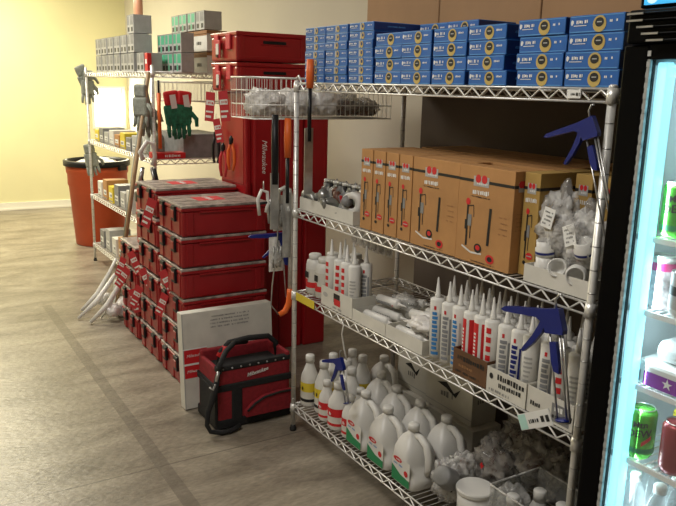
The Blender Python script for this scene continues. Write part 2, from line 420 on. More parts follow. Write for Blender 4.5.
# ------------------------------------------------------------------ second shelf
def tray(w, d, h, m, name, label, loc, cat='tray', t=.003, back=None, decal=None, rz=0, parts=True):
    b = MB(); b.box(0, w, 0, d, 0, t, m)
    b.box(0, w, 0, t, t, h, m); b.box(0, w, d - t, d, t, back or h, m); b.box(0, t, t, d - t, t, h, m); b.box(w - t, w, t, d - t, t, h, m)
    if decal: decal(Face(b, (0, 0, 0), (1, 0, 0), (0, 0, 1)), w, h)
    o = b.build(name, None, loc); o.rotation_euler = (0, 0, rz); return tag(o, label, cat)
tray(.437, .20, .054, M['wht_card'], 'cardboard_tray', 'long white cardboard tray of metal fittings on the second shelf by the left post', (.018, .012, SZ[1]))
z2 = SZ[1] + .004
# fittings: elbows, tees, caps
def elbow(name, label, loc, rot, r=.014, m=M['fitting'], s=1.0, flange=True):
    b = MB(); pts = [(-.035 * s, 0, 0)] + [(-.018 * s + .02 * s * math.sin(t), 0, -.02 * s + .02 * s * math.cos(t)) for t in [PI / 2 * i / 5 for i in range(6)]] + [(.002 * s, 0, -.038 * s)]
    b.tube(pts, r * s, m, 12, True)
    for p, q in (((-.038 * s, 0, 0), (-.026 * s, 0, 0)), ((.002 * s, 0, -.04 * s), (.002 * s, 0, -.028 * s))): b.tube([p, q], r * s * 1.25, m, 12)
    o = b.build(name, None, loc); o.rotation_euler = rot
    return tag(o, label, 'pipe fitting', 'loose fittings in the long white tray')
fl = ['grey metal elbow fitting at the far left of the long white tray', 'dark grey elbow fitting, second from the left post in the tray', 'silver elbow fitting lying in front in the left tray',
      'brownish elbow fitting in the middle of the left tray', 'grey elbow fitting standing behind the middle of the tray', 'green-grey elbow fitting just left of the white tape roll', 'dull metal elbow fitting low beside the white tape roll']
for i, t in enumerate(fl):
    elbow('pipe_fitting', t, (.055 + .044 * i, .055 + .045 * (i % 2), z2 + .062), (rnd.uniform(-.5, .5), rnd.uniform(-.5, .5), rnd.uniform(0, 6)), m=[M['fitting'], M['grey'], M['steel'], M['copper'], M['fitting'], M['green'], M['grey']][i], s=1.35)
for i in range(9):   # bagged valves piled behind
    b = MB(); x = .05 + .038 * i
    b.blob(.032, .05, .062, [M['film_d'], M['grey'], M['film']][i % 3], T(0, 0, .01), .45, 3, i, 3)
    b.tube([(0, -.02, .02), (.012, -.03, .075)], .012, [M['grey'], M['blackpl'], M['fitting']][i % 3], 8); b.lathe([(.015, 0), (.015, .012)], M['wht_pl'] if i % 2 == 0 else M['fitting'], 10, T(.012, -.03, .072))
    if i in (3, 4): b.box(-.012, .012, -.05, -.044, .0, .03, M['redp'])
    o = b.build('bagged_fitting', None, (x, .155, z2 + .045)); tag(o, 'bagged capped fitting, %s from the left post, back of the tray' % ORD[i], 'pipe fitting', 'bagged fittings at the back of the left tray')
b = MB(); # tape roll with white ring
b.M = RZ(.45) @ RX(PI / 2)
b.lathe([(.020, -.022), (.046, -.022), (.046, .022), (.020, .022), (.020, -.022)], M['wht_pl'], 28, None, False)
b.lathe([(.019, -.02), (.0195, .02)], M['copper'], 24, None, False)
b.M = I4
o = b.build('tape_roll', None, (.365, .072, z2 + .068)); tag(o, 'white-rimmed tape roll standing on edge in the tray beside the brown boxes', 'tape roll')
b = MB(); b.blob(.05, .05, .045, M['film_w'], None, .5, 3, 5, 3); b.blob(.02, .018, .02, M['redp'], T(-.015, -.02, .04), .3, 3, 3, 2)
o = b.build('crumpled_bag', None, (.385, .15, z2 + .09)); tag(o, 'pale plastic bag with a red corner behind the white-rimmed roll', 'plastic bag')
b = MB(); b.tube([(0, 0, 0), (.005, -.004, .05), (.05, .0, .09), (.13, 0, .1), (.2, 0, .095)], .004, M['blackpl'], 8)
o = b.build('rubber_hose', None, (.24, .20, z2 + .03)); tag(o, 'thin black hose arching over the fittings against the brown boxes', 'hose')

def pump_art(f, w, h, wide, kmat):
    """printed picture of a hand pump and the strip with the logo"""
    f.rect(0, w, h * .835, h * .865, M['black'])
    cx = w * (.42 if wide else .5); lw = min(w * .5, .062)
    f.rect(cx - lw * .55, cx + lw * .55, h * .80, h * .90, M['greyl'], .001)
    f.disc(cx - lw * .22, h * .875, lw * .2, lw * .22, M['redp'], .0014, 12); f.disc(cx + lw * .22, h * .875, lw * .2, lw * .22, M['redp'], .0014, 12)
    f.marks(cx - lw * .45, cx + lw * .45, h * .815, h * .84, M['white'], 2, .0016)
    tw = .072 if wide else w * .7
    f.marks(cx - tw / 2, cx + tw / 2, h * .715, h * .765, M['white'], 9, .001, 1)
    if wide: f.marks(cx - tw * .6, cx + tw * .6, h * .685, h * .70, M['black'], 4, .001)
    px = w * .2 if wide else w * .36; k = 1 if wide else .8
    f.disc(px, h * .63, .010 * k, .011 * k, M['redp'], .0014, 12)
    f.rect(px - .004 * k, px + .004 * k, h * .17, h * .62, M['black'], .0012)
    f.line(px, h * .58, px + .026 * k, h * .6, .003, M['black']); f.line(px + .026 * k, h * .6, px + .03 * k, h * .48, .003, M['black'])
    f.rect(px + .003, px + .020 * k, h * .38, h * .50, M['grey'], .0016); f.rect(px - .010 * k, px, h * .34, h * .44, M['black'], .0016)
    f.rect(px + .014 * k, px + .018 * k, h * .25, h * .5, M['black'], .0012)
    if wide:
        f.line(w * .60, h * .22, w * .62, h * .60, .011, M['black'])
        f.disc(w * .43, h * .17, .017, .015, M['black'], .0014); f.disc(w * .43, h * .175, .010, .008, M['redp'], .0018)
        f.disc(w * .66, h * .09, .019, .014, M['redp'], .0014); f.disc(w * .66, h * .09, .011, .008, M['black'], .0018)
        f.line(w * .12, h * .16, w * .30, h * .11, .006, M['wht_pl']); f.line(w * .30, h * .11, w * .5, h * .12, .006, M['wht_pl'])
        for j in range(4): f.marks(w * .78, w * .93, h * (.36 + j * .055), h * (.375 + j * .055), M['kraft_d'], j, .001)
        f.marks(w * .3, w * .75, h * .02, h * .035, M['black'], 6, .001)
    else:
        f.disc(w * .66, h * .2, w * .22, h * .035, M['redp'], .0014, 14); f.rect(w * .5, w * .82, h * .195, h * .205, M['greyl'], .0018)
        f.disc(w * .36, h * .13, w * .1, h * .02, M['black'], .0014, 10)
def pump_box(wide, km, w=None):
    if wide: W, D = .243, .062
    else: W, D = .076, .24
    H = .305; b = MB(); b.box(0, W, 0, D, 0, H, km, bev=.0015)
    b.box(.0, W, D * .48, D * .52, H - .0004, H + .0006, M['kraft_d'])
    pump_art(Face(b, (0, 0, 0), (1, 0, 0), (0, 0, 1)), W, H, wide, km)
    g = Face(b, (W, 0, 0), (0, 1, 0), (0, 0, 1)); g.rect(0, D, H * .835, H * .865, M['black'])
    if wide:
        g.rect(D * .25, D * .7, H * .80, H * .90, M['greyl'], .001); g.disc(D * .4, H * .875, .01, .011, M['redp'], .0014, 12); g.disc(D * .58, H * .875, .01, .011, M['redp'], .0014, 12)
        for j in range(5): g.marks(D * .2, D * .8, H * (.42 + j * .04), H * (.432 + j * .04), M['kraft_d'], j, .001)
    return b
GP = 'brown pump boxes on the second shelf'
nb = pump_box(False, M['kraft']).build('pump_box', None, (.496, .018, SZ[1]))
tag(nb, 'narrow brown pump box standing at the left end, next to the tray of fittings', 'box', GP)
for i, t in ((1, 'second narrow brown pump box from the left in the front row'), (2, 'third narrow brown pump box from the left in the front row'), (3, 'narrow brown pump box directly left of the wide brown boxes')):
    copy_tree(nb, (.496 + i * .0792, .018 + .002 * i, SZ[1]), t, GP)
for i in range(4): copy_tree(nb, (.50 + i * .0792, .30, SZ[1]), 'narrow brown pump box in the rear row, %s from the left' % ORD[i], GP)
wb = pump_box(True, M['kraft']).build('pump_box', None, (.820, .020, SZ[1])); tag(wb, 'wide brown pump box in front, next to the narrow ones', 'box', GP)
copy_tree(wb, (1.068, .016, SZ[1]), 'wide brown pump box in front at the right, its side logo showing', GP)
for k in range(1, 8):
    for j, s in ((0, 'left'), (1, 'right')):
        if (j == 1 and k == 1): continue
        copy_tree(wb, (.822 + j * .248 - (.0 if j == 0 else .002), .018 + .066 * k, SZ[1]), 'wide brown pump box, %s row behind the %s front one' % (ORD[k - 1], s), GP)
yb = pump_box(False, M['yelbox']).build('pump_box', None, (1.3155, .05, SZ[1])); yb.scale = (.80, 1, 1); tag(yb, 'yellowish narrow pump box right of the wide ones, beside the white caps', 'box', GP)
copy_tree(yb, (1.402, .165, SZ[1]), 'yellowish narrow pump box behind the bag of white caps', GP)
copy_tree(yb, (1.482, .165, SZ[1]), 'yellowish narrow pump box at the right end behind the bags', GP)

# right tray: bagged white pvc caps
tray(.232, .13, .05, M['wht_card'], 'cardboard_tray', 'short white cardboard tray of bagged white caps by the right post, second shelf', (1.380, .008, SZ[1]))
def pvc_cap(loc, rot, label, band=True):
    b = MB(); b.lathe([(.027, 0), (.030, .002), (.030, .022), (.026, .026), (.026, .045), (.022, .045), (.022, .012), (.001, .012)], M['wht_pl'], 24)
    if band: b.lathe([(.0303, .008), (.0303, .015)], M['gunblue'], 24, None, False)
    o = b.build('pvc_fitting', None, loc); o.rotation_euler = rot; return tag(o, label, 'pipe fitting', 'white caps in the right tray')
zc = SZ[1] + .035
for i, (x, y, z, rx, ry, t, bd) in enumerate(((1.415, .055, zc + .042, .15, .0, 'white pipe cap with blue band, on top at the left of the tray', True), (1.415, .055, zc - .005, .1, 0, 'white pipe cap lowest at the left of the right tray', False),
        (1.475, .05, zc + .012, 1.2, .2, 'white pipe cap tipped forward in the middle of the right tray', False), (1.535, .05, zc + .012, 1.45, 0, 'open white pipe cap facing forward at the right of the tray', False), (1.55, .06, zc + .07, .3, -.3, 'white pipe cap with blue band on top at the right', True))):
    pvc_cap((x, y, z), (rx, ry, .2 * i), t, bd)
for i, (x, y, z, rx, ry, rz, t) in enumerate(((1.43, .085, zc + .12, .085, .045, .10, 'shiny clear plastic bag over the left caps, second shelf right'), (1.53, .08, zc + .10, .07, .05, .085, 'crinkled clear plastic bag over the right caps, second shelf right'))):
    b = MB(); b.blob(rx, ry, rz, M['film'], None, .35, 2.6, 11 + i, 4)
    b.blob(.02, .015, .05, M['film_d'], T(.01, 0, rz * .9), .4, 3, 4 + i, 2)
    o = b.build('plastic_bag', None, (x, y, z)); tag(o, t, 'plastic bag')
for x, z, a, t in ((1.435, zc + .155, .15, 'white paper header card standing above the left clear bag'), (1.515, zc + .12, -.4, 'tilted white paper card on the right clear bag')):
    b = MB(); b.box(-.02, .02, -.001, .001, -.028, .028, M['white']); f = Face(b, (-.02, -.001, -.028), (1, 0, 0), (0, 0, 1))
    for j in range(4): f.marks(.006, .034, .008 + j * .011, .014 + j * .011, M['grey'], j)
    o = b.build('paper_tag', None, (x, .028, z)); o.rotation_euler = (-.1, a, 0); tag(o, t, 'tag')

# ------------------------------------------------------------------ caulking guns (local XZ plane, grip to -X, barrel down -Z)
def caulk_gun(label, loc, rot=(0, 0, 0), s=1.0, barrel=.24):
    root = thing('caulking_gun', label, 'caulking gun', loc, 0, 'blue caulking guns hung on the rack'); root.rotation_euler = rot; root.scale = (s, s, s)
    b = MB(); b.prism([(-.215, .052), (-.20, .060), (-.05, .058), (.012, .062), (.022, .0), (.018, -.012), (-.045, -.010), (-.052, .018), (-.075, .034), (-.20, .045)][::-1], -.010, .010, M['gunblue']); b.build('grip', root)
    b = MB(); b.prism([(-.045, .018), (-.060, -.01), (-.10, -.045), (-.142, -.072), (-.148, -.066), (-.138, -.055), (-.10, -.022), (-.07, .012), (-.062, .024)], -.007, .007, M['gunblue']); b.build('trigger', root)
    b = MB()
    b.prism([(-.035, -.035), (-.012, -.035), (-.008, -.10), (-.012, -.125), (-.03, -.118), (-.036, -.09)], -.006, .006, M['gunblue']); b.build('piston_plate', root)
    b = MB()
    for x in (-.035, .0, .012): b.tube([(x, 0, -.01), (x, 0, -barrel)], .0032, M['steel'], 8)
    b.tube([(-.035, 0, -barrel), (-.012, -.01, -barrel - .004), (.012, 0, -barrel)], .0032, M['steel'], 8)
    b.lathe([(.022, -.012), (.024, -.008)], M['gunblue'], 14, T(-.012, 0, -barrel + .014))
    b.build('barrel_rods', root)
    b = MB(); b.tube([(-.005, 0, .055), (-.004, 0, .085), (.012, .0, .10), (.022, 0, .098)], .0035, M['steel'], 8); b.build('hook', root)
    return root
caulk_gun('dark blue caulking gun hung from the top shelf beside the right post', (1.608, -.026, 1.50), (0, math.radians(-20), 0), .72, .40)
caulk_gun('bright blue caulking gun hung in front of the sealant tubes, third shelf', (1.578, -.05, .985), (0, math.radians(-13), 0), .95, .26)
caulk_gun('dark blue caulking gun hung over the white bottles of the bottom shelf', (.475, -.03, .485), (0, math.radians(-22), 0), .72, .2)
caulk_gun('dark blue caulking gun hung on the left end beside the red toolboxes', (-.06, .0, .90), (0, math.radians(-4), math.radians(72)), .85, .3)

# ------------------------------------------------------------------ third shelf
z3 = SZ[2]
def rbottle(label, x, y):
    root = thing('white_bottle', label, 'bottle', (x, y, z3), 0, 'white bottles by the left post, third shelf')
    b = MB(); b.lathe([(.036, 0), (.040, .004), (.040, .13), (.036, .15), (.026, .158)], M['wht_pl'], 22)
    lab = [(.0404, .03), (.0404, .115)]; b.lathe(lab, M['wht_card'], 22, None, False); b.lathe([(.0407, .03), (.0407, .055)], M['redp'], 22, None, False)
    f = Face(b, (-.016, -.0415, .075), (1, 0, 0), (0, 0, 1)); f.rect(0, .03, 0, .028, M['black'], .0004); f.rect(.006, .024, -.022, -.006, M['redp'], .0004)
    b.build('body', root)
    b = MB(); b.lathe([(.028, .156), (.028, .176), (.024, .180)], M['wht_pl'], 22); b.build('cap', root)
    return root
b0 = rbottle('white bottle with red band nearest the left post, third shelf front', .062, .07)
copy_tree(b0, (.146, .07, z3), 'middle white bottle with red band in the third shelf front row')
copy_tree(b0, (.205, .152, z3), 'white bottle behind the box of red-lettered tubes')
copy_tree(b0, (.075, .155, z3), 'rear white bottle near the left post, third shelf')
copy_tree(b0, (.142, .235, z3), 'hindmost white bottle in the third shelf corner')
price_tag((.115, -.009, .672), .165, .036, (0, 0, 0), 'long yellow shelf label on the third rail by the left post', M['yellow'], False, None, 'shelf_label')

def tube_thing(seed, label, style, short=1.0):
    r = random.Random(seed)
    root = thing('sealant_tube', label, 'sealant tube')
    b = MB(); R = .0255; H = .208 * short
    b.lathe([(R * .9, 0), (R, .002), (R, H - .004), (R * .9, H), (.009, H + .004)], M['wht_pl'], 18)
    m = {'blue': M['tubeblue'], 'red': M['redp'], 'grey': M['tubegrey'], 'redw': M['redp'], 'plain': M['greyl'], 'black': M['black'], 'navy': M['gunblue']}[style]
    def patch(a0, a1, z0, z1, mm, dr=.0004):
        n = max(2, int((a1 - a0) / .2) + 1); vs = []; fs = []
        for i in range(n + 1):
            a = a0 + (a1 - a0) * i / n; vs += [((R + dr) * math.cos(a), (R + dr) * math.sin(a), z0), ((R + dr) * math.cos(a), (R + dr) * math.sin(a), z1)]
        for i in range(n): fs.append((2 * i, 2 * i + 2, 2 * i + 3, 2 * i + 1))
        b.add(vs, fs, mm, True)
    c = -PI / 2 + .45      # print faces the aisle
    if style == 'red':
        patch(c - 1.5, c - .25, .02, H - .02, m); patch(c + .15, c + 1.4, .02, H - .02, m); patch(c - .2, c + .1, .02, H - .02, M['white'])
        z = .04
        while z < H - .05: patch(c - 1.0, c - .6, z, z + .007, M['white'], .0008); z += .012
    elif style in ('blue', 'grey', 'navy'):
        z = .03
        while z < H - .05:
            a = r.uniform(.05, .3); patch(c - .45, c - .45 + .6 + a, z, z + .011, m, .0008); z += .0155
        patch(c - .5, c + .5, .012, .022, m, .0008); patch(c + .55, c + .8, .03, H - .05, m if style != 'blue' else M['greyl'], .0006)
        patch(c - .2, c + .1, H - .035, H - .022, M['redp'], .0008)
    elif style == 'redw':
        patch(c - .7, c + .7, .0, .035, M['black']); z = .05
        while z < H - .03: patch(c - .35, c + .3, z, z + .018, m, .0008); z += .03
    else:
        z = .03
        while z < H - .06: patch(c - .5, c + .2 + r.random() * .4, z, z + .006, m, .0008); z += .014
    b.build('cartridge', root)
    b = MB(); b.lathe([(.0105, 0), (.0105, .012), (.0088, .014), (.0025, .074), (.001, .075)], M['wht_pl'], 12, T(0, 0, H)); b.build('nozzle', root)
    return root
PROT = {}
def put_tube(style, loc, label, group, rot=(0, 0, 0)):
    if style not in PROT:
        o = tube_thing(hash(style) % 97 if False else len(PROT) + 3, label, style); PROT[style] = o
    else: o = copy_tree(PROT[style], loc, label, group)
    o.location = loc; o.rotation_euler = rot; o['group'] = group
    return o
def decal_whitebox(f, w, h):
    f.rect(w * .42, w * .62, h * .40, h * .86, M['black']); f.rect(w * .44, w * .64, h * .28, h * .60, M['redp'], .0012)
    f.marks(w * .4, w * .7, h * .08, h * .2, M['grey'], 3); f.disc(w * .15, h * .6, w * .08, h * .12, M['greyl'])
tray(.245, .115, .085, M['wht_card'], 'display_carton', 'white open carton with a red and black emblem holding upright tubes, third shelf left', (.228, .008, z3), 'box', decal=decal_whitebox)
GT1 = 'upright tubes in the emblem carton, third shelf left'
for i, (x, y, st, t) in enumerate(((.258, .038, 'redw', 'red-lettered white tube at the front left of the emblem carton'), (.322, .038, 'redw', 'red-lettered white tube in the front middle of the emblem carton'), (.386, .038, 'redw', 'red-lettered white tube at the front right of the emblem carton'),
        (.442, .040, 'plain', 'grey-printed tube at the right end of the emblem carton'), (.286, .092, 'plain', 'plain white tube at the rear left of the emblem carton'), (.350, .092, 'plain', 'plain white tube at the rear middle of the emblem carton'), (.44, .094, 'grey', 'greyish tube at the rear right of the emblem carton'))):
    put_tube(st, (x, y, z3 + .004), t, GT1, (rnd.uniform(-.02, .02), rnd.uniform(-.03, .03), rnd.uniform(-.3, .3)))
for i in range(6):
    b = MB(); b.box(-.022, .022, -.002, .002, -.13, 0, M['film_w'], bev=.001); b.blob(.018, .012, .04, M['film'], T(0, -.008, -.08), .3, 3, i, 3, False); b.tube([(0, 0, 0), (0, 0, .02)], .002, M['chrome'], 5)
    o = b.build('blister_pack', None, (.05 + .055 * i, .29, 1.012)); tag(o, 'clear pack hung under the second shelf at the back, %s from the left post' % ORD[i], 'blister pack', 'clear packs under the second shelf')
# two low trays of tubes lying down
tray(.228, .27, .048, M['wht_card'], 'cardboard_tray', 'low white tray of lying silver tubes, right of the emblem carton', (.482, .006, z3))
tray(.222, .27, .052, M['wht_card'], 'cardboard_tray', 'low white tray of lying tubes just left of the blue-lettered tubes', (.714, .006, z3))
GT2 = 'tubes lying in the low white trays'
lays = [(.515, .05, .022, 1.15, 'grey'), (.505, .10, .028, 1.25, 'plain'), (.50, .155, .03, 1.2, 'black'), (.51, .115, .075, 1.05, 'grey'), (.52, .19, .06, 1.4, 'plain'),
        (.735, .05, .022, 1.15, 'plain'), (.735, .10, .026, 1.25, 'redw'), (.73, .16, .03, 1.1, 'grey'), (.735, .11, .075, 1.2, 'plain'), (.74, .18, .072, 1.35, 'grey')]
wh = ['at the front of the left low tray', 'second from the front in the left low tray', 'at the back of the left low tray', 'on top in the middle of the left low tray', 'on top at the back of the left low tray',
      'at the front of the right low tray', 'red-printed, second from the front in the right low tray', 'at the back of the right low tray', 'on top in the middle of the right low tray', 'on top at the back of the right low tray']
for (x, y, z, a, st), t in zip(lays, wh):
    o = put_tube(st, (x + (0 if z > .05 else 0), y, z3 + z + .008), 'sealant tube lying ' + t, GT2, (0, math.radians(88 if z < .05 else 84), a - 1.15 + .02)); o.scale = (.72,) * 3
for i, (x, t) in enumerate(((.60, 'crumpled milky bag on the lying tubes in the left low tray'), (.86, 'crumpled milky bag on the lying tubes in the right low tray'))):
    b = MB(); b.blob(.07, .05, .035, M['film_w'] if i else M['film'], None, .5, 3, 31 + i, 3); o = b.build('plastic_bag', None, (x, .08 + .1 * (1 - i), z3 + .078)); tag(o, t, 'plastic bag')
# upright ranks
rows = [(.965, 'blue'), (1.025, 'grey'), (1.08, 'blue'), (1.135, 'red'), (1.188, 'red'), (1.238, 'redw'), (1.294, 'grey'), (1.348, 'navy'), (1.402, 'plain'), (1.466, 'grey'), (1.52, 'redw'), (1.574, 'plain')]
rown = ['front row', 'second row', 'third row']
desc = {'blue': 'blue-lettered white', 'grey': 'grey-lettered white', 'red': 'bright red striped', 'redw': 'red and white', 'navy': 'navy-lettered white', 'plain': 'plain pale'}
for r_ in range(3):
    for i, (x, st) in enumerate(rows):
        s2 = st if r_ == 0 else ['grey', 'plain', 'blue', 'plain', 'redw'][(i * 2 + r_) % 5]
        put_tube(s2, (x + (.012 * r_ if i < 11 else 0), .046 + .056 * r_, z3 + .004), '%s tube in the %s, third shelf, %s from the low trays' % (desc[s2], rown[r_], ORD[i]), 'upright tubes at the right of the third shelf', (rnd.uniform(-.02, .02), rnd.uniform(-.02, .02), rnd.uniform(-.25, .25)))
def d_brown(f, w, h): f.marks(w * .08, w * .92, h * .62, h * .82, M['black'], 1); f.marks(w * .1, w * .6, h * .35, h * .48, M['kraft_d'], 2); f.marks(w * .1, w * .8, h * .12, h * .22, M['black'], 3)
def d_white(f, w, h): f.disc(w * .12, h * .68, w * .05, h * .12, M['black']); f.marks(w * .28, w * .95, h * .60, h * .86, M['black'], 7, dens=1); f.marks(w * .32, w * .9, h * .34, h * .55, M['black'], 8, dens=1); f.marks(w * .08, w * .6, h * .08, h * .2, M['grey'], 9)
def d_white2(f, w, h): f.marks(w * .08, w * .3, h * .3, h * .5, M['black'], 7); f.rect(w * .55, w * .93, h * .1, h * .78, M['grey']); f.marks(w * .57, w * .9, h * .5, h * .7, M['white'], 8); f.marks(w * .57, w * .9, h * .2, h * .4, M['black'], 5)
tray(.160, .068, .088, M['mdf'], 'display_carton', 'brown cardboard display holding red striped tubes, third shelf', (1.104, .004, z3), 'box', decal=d_brown, t=.002)
tray(.166, .068, .080, M['wht_card'], 'display_carton', 'white display carton with black lettering, right of the brown one', (1.268, .002, z3), 'box', decal=d_white, t=.002)
tray(.170, .068, .080, M['wht_card'], 'display_carton', 'white display carton with a dark picture by the right post, third shelf', (1.438, .004, z3), 'box', decal=d_white2, t=.002)
price_tag((1.548, -.078, .722), .125, .045, (0, math.radians(-30), 0), 'white price tag with pale green end tied to the bright blue gun', M['white'], True, M['mintp'])
b = MB(); b.tube([(0, 0, 0), (.01, .004, .03), (.03, .012, .05)], .0012, M['blackpl'], 5); 

# ------------------------------------------------------------------ bottom shelf
z4 = SZ[3]
def spray(label, x, y, col, H=.245, R=.042):
    root = thing('cleaner_bottle', label, 'bottle', (x, y, z4), 0, 'white bottles on the bottom shelf')
    b = MB(); b.lathe([(R * .92, 0), (R, .006), (R, H * .52), (R * .93, H * .60), (R * .60, H * .74), (R * .42, H * .84), (R * .40, H * .88)], M['wht_pl'], 22)
    b.lathe([(R + .0005, H * .08), (R + .0005, H * .48)], M['wht_card'], 22, None, False)
    b.lathe([(R + .001, H * .30), (R + .001, H * .48)], col, 22, None, False); b.lathe([(R + .001, H * .10), (R + .001, H * .16)], M['black'] if col is M['yellow'] else M['redp'], 22, None, False)
    f = Face(b, (-.015, -R - .0015, H * .33), (1, 0, 0), (0, 0, 1)); f.marks(0, .034, 0, H * .08, M['black'] if col is M['yellow'] else M['white'], 4)
    b.build('body', root)
    b = MB(); b.lathe([(R * .5, H * .86), (R * .5, H * .985), (R * .42, H)], M['wht_pl'], 18)
    b.build('cap', root); return root
y0 = spray('tall white bottle with yellow label beside the left post, bottom shelf', .040, .065, M['yellow'])
copy_tree(y0, (.136, .085, z4), 'tall white bottle with yellow label, second from the left post')
copy_tree(y0, (.075, .170, z4), 'tall white bottle behind the first two yellow-label bottles')
copy_tree(y0, (.175, .185, z4), 'tall white bottle in the second row, under the dark blue gun')
copy_tree(y0, (.262, .155, z4), 'tall white bottle with yellow label behind the red-label bottles')
r0 = spray('short white bottle with red label, third from the left post', .215, .055, M['redp'], .185, .036)
copy_tree(r0, (.405, .06, z4), 'short white bottle with red label just left of the jugs')
r1 = spray('wide white bottle with big red label under the dark blue gun', .310, .058, M['redp'], .21, .046)
copy_tree(r0, (.36, .14, z4), 'short white bottle with red label in the second row left of the jugs')
for i in range(2): copy_tree(y0, (.07 + .09 * i, .28, z4), 'tall white bottle in the third row, %s from the left post' % ORD[i])

def jug(label, x, y):
    root = thing('gallon_jug', label, 'jug', (x, y, z4), 0, 'white gallon jugs on the bottom shelf')
    b = MB(); prof = [(.90, 0), (1, .008), (1, .045), (1, .062), (1, .09), (1, .115), (.94, .135), (.80, .155), (.60, .175), (.30, .195), (.27, .207)]
    n = 24; vs = []; fs = []
    W, D = .072, .070
    for k, z in prof:
        for j in range(n):
            t = 2 * PI * j / n; e = .45 if z < .13 else .45 + (z - .13) / .077 * .55
            cx = math.copysign(abs(math.cos(t)) ** e, math.cos(t)); cy = math.copysign(abs(math.sin(t)) ** e, math.sin(t))
            w = max(.02, W * k); d = max(.02, D * k)
            sh = 0 if z < .12 else -.022 * min(1, (z - .12) / .05)
            if cx > 0 and z > .05: w *= 1 - .42 * min(1, (z - .045) / .03) * (1 if z < .15 else .6)
            vs.append((cx * w + sh, cy * d, z))
    for i in range(len(prof) - 1):
        for j in range(n): fs.append((i * n + j, i * n + (j + 1) % n, (i + 1) * n + (j + 1) % n, (i + 1) * n + j))
    fs.append(tuple(range(n))[::-1]); fs.append(tuple((len(prof) - 1) * n + j for j in range(n)))
    b.add(vs, fs, M['wht_pl'], True)
    f = Face(b, (-.055, -D - .0008, .012), (1, 0, 0), (0, 0, 1)); L_ = .11
    f.rect(0, L_, 0, .100, M['wht_pl'], .0004)
    f.poly([(0, 0), (L_, 0), (L_, .03), (L_ * .5, .036), (0, .060)], M['green'], .001)
    f.disc(L_ * .32, .090, L_ * .24, .010, M['redp'], .0012); f.marks(L_ * .16, L_ * .48, .086, .094, M['white'], 2, .0018)
    f.marks(L_ * .1, L_ * .6, .066, .074, M['tubeblue'], 3, .001); f.disc(L_ * .8, .052, .012, .012, M['redp'], .0014, 12)
    b.build('body', root)
    b = MB(); b.tube([(-.02, 0, .182), (.02, 0, .190), (.058, 0, .172), (.074, 0, .13), (.076, 0, .09), (.066, 0, .06)], [.012, .014, .015, .015, .014, .010], M['wht_pl'], 10); b.build('handle', root)
    b = MB(); b.lathe([(.022, .205), (.022, .226), (.019, .229)], M['wht_pl'], 20, T(-.022, 0, 0)); b.build('cap', root)
    return root
j0 = jug('white gallon jug with green label, leftmost in the front row', .505, .085)
copy_tree(j0, (.672, .080, z4), 'white gallon jug with green label, in the front middle')
copy_tree(j0, (.845, .078, z4), 'white gallon jug with green label, rightmost in the front row')
for i, t in enumerate(('left', 'middle', 'right')): copy_tree(j0, (.52 + .165 * i, .232, z4), 'white gallon jug in the second row, %s one' % t)
for i, t in enumerate(('left', 'right')): copy_tree(j0, (.36, .262, z4) if i == 0 else (.20, .39, z4), 'white gallon jug %s' % ('in the second row under the dark blue gun' if i == 0 else 'in the third row behind the bottles'))
def wcarton(x0, x1, y0, y1, z0, z1, t, mk=True, sd=1):
    b = MB(); b.box(0, x1 - x0, 0, y1 - y0, 0, z1 - z0, M['wht_card'], bev=.002); w = x1 - x0; h = z1 - z0
    f = Face(b, (0, 0, 0), (1, 0, 0), (0, 0, 1))
    if mk:
        f.poly([(w * .25, h * .52), (w * .45, h * .60), (w * .62, h * .45), (w * .75, h * .58), (w * .66, h * .38), (w * .45, h * .48)], M['black']); f.marks(w * .3, w * .6, h * .3, h * .42, M['grey'], sd)
    f.rect(0, w, h * .10, h * .115, M['greyl'])
    g = Face(b, (w, 0, 0), (0, 1, 0), (0, 0, 1)); g.marks((y1 - y0) * .2, (y1 - y0) * .5, h * .4, h * .5, M['grey'], 3)
    o = b.build('carton', None, (x0, y0, z0)); return tag(o, t, 'box', 'white cartons at the back of the bottom shelf')
wcarton(.275, .50, .40, .555, z4, z4 + .105, 'low white carton under the left scribbled carton')
wcarton(.505, .80, .40, .555, z4, z4 + .105, 'low white carton under the right scribbled carton', True, 5)
wcarton(.235, .455, .43, .555, z4 + .107, z4 + .33, 'white carton with black scribble, left one behind the jugs')
wcarton(.462, .765, .42, .555, z4 + .107, z4 + .34, 'white carton with black scribble, right one behind the jugs', True, 8)
# tub with white lid
root = thing('plastic_tub', 'round plastic tub with white lid at the front of the bottom shelf', 'tub', (1.145, .105, z4))
b = MB(); b.lathe([(.052, 0), (.058, .005), (.062, .108)], M['wht_pl'], 28); b.build('body', root)
b = MB(); b.lathe([(.066, .109), (.067, .120), (.064, .124)], M['wht_pl'], 36, None, True, False); b.build('lid', root)
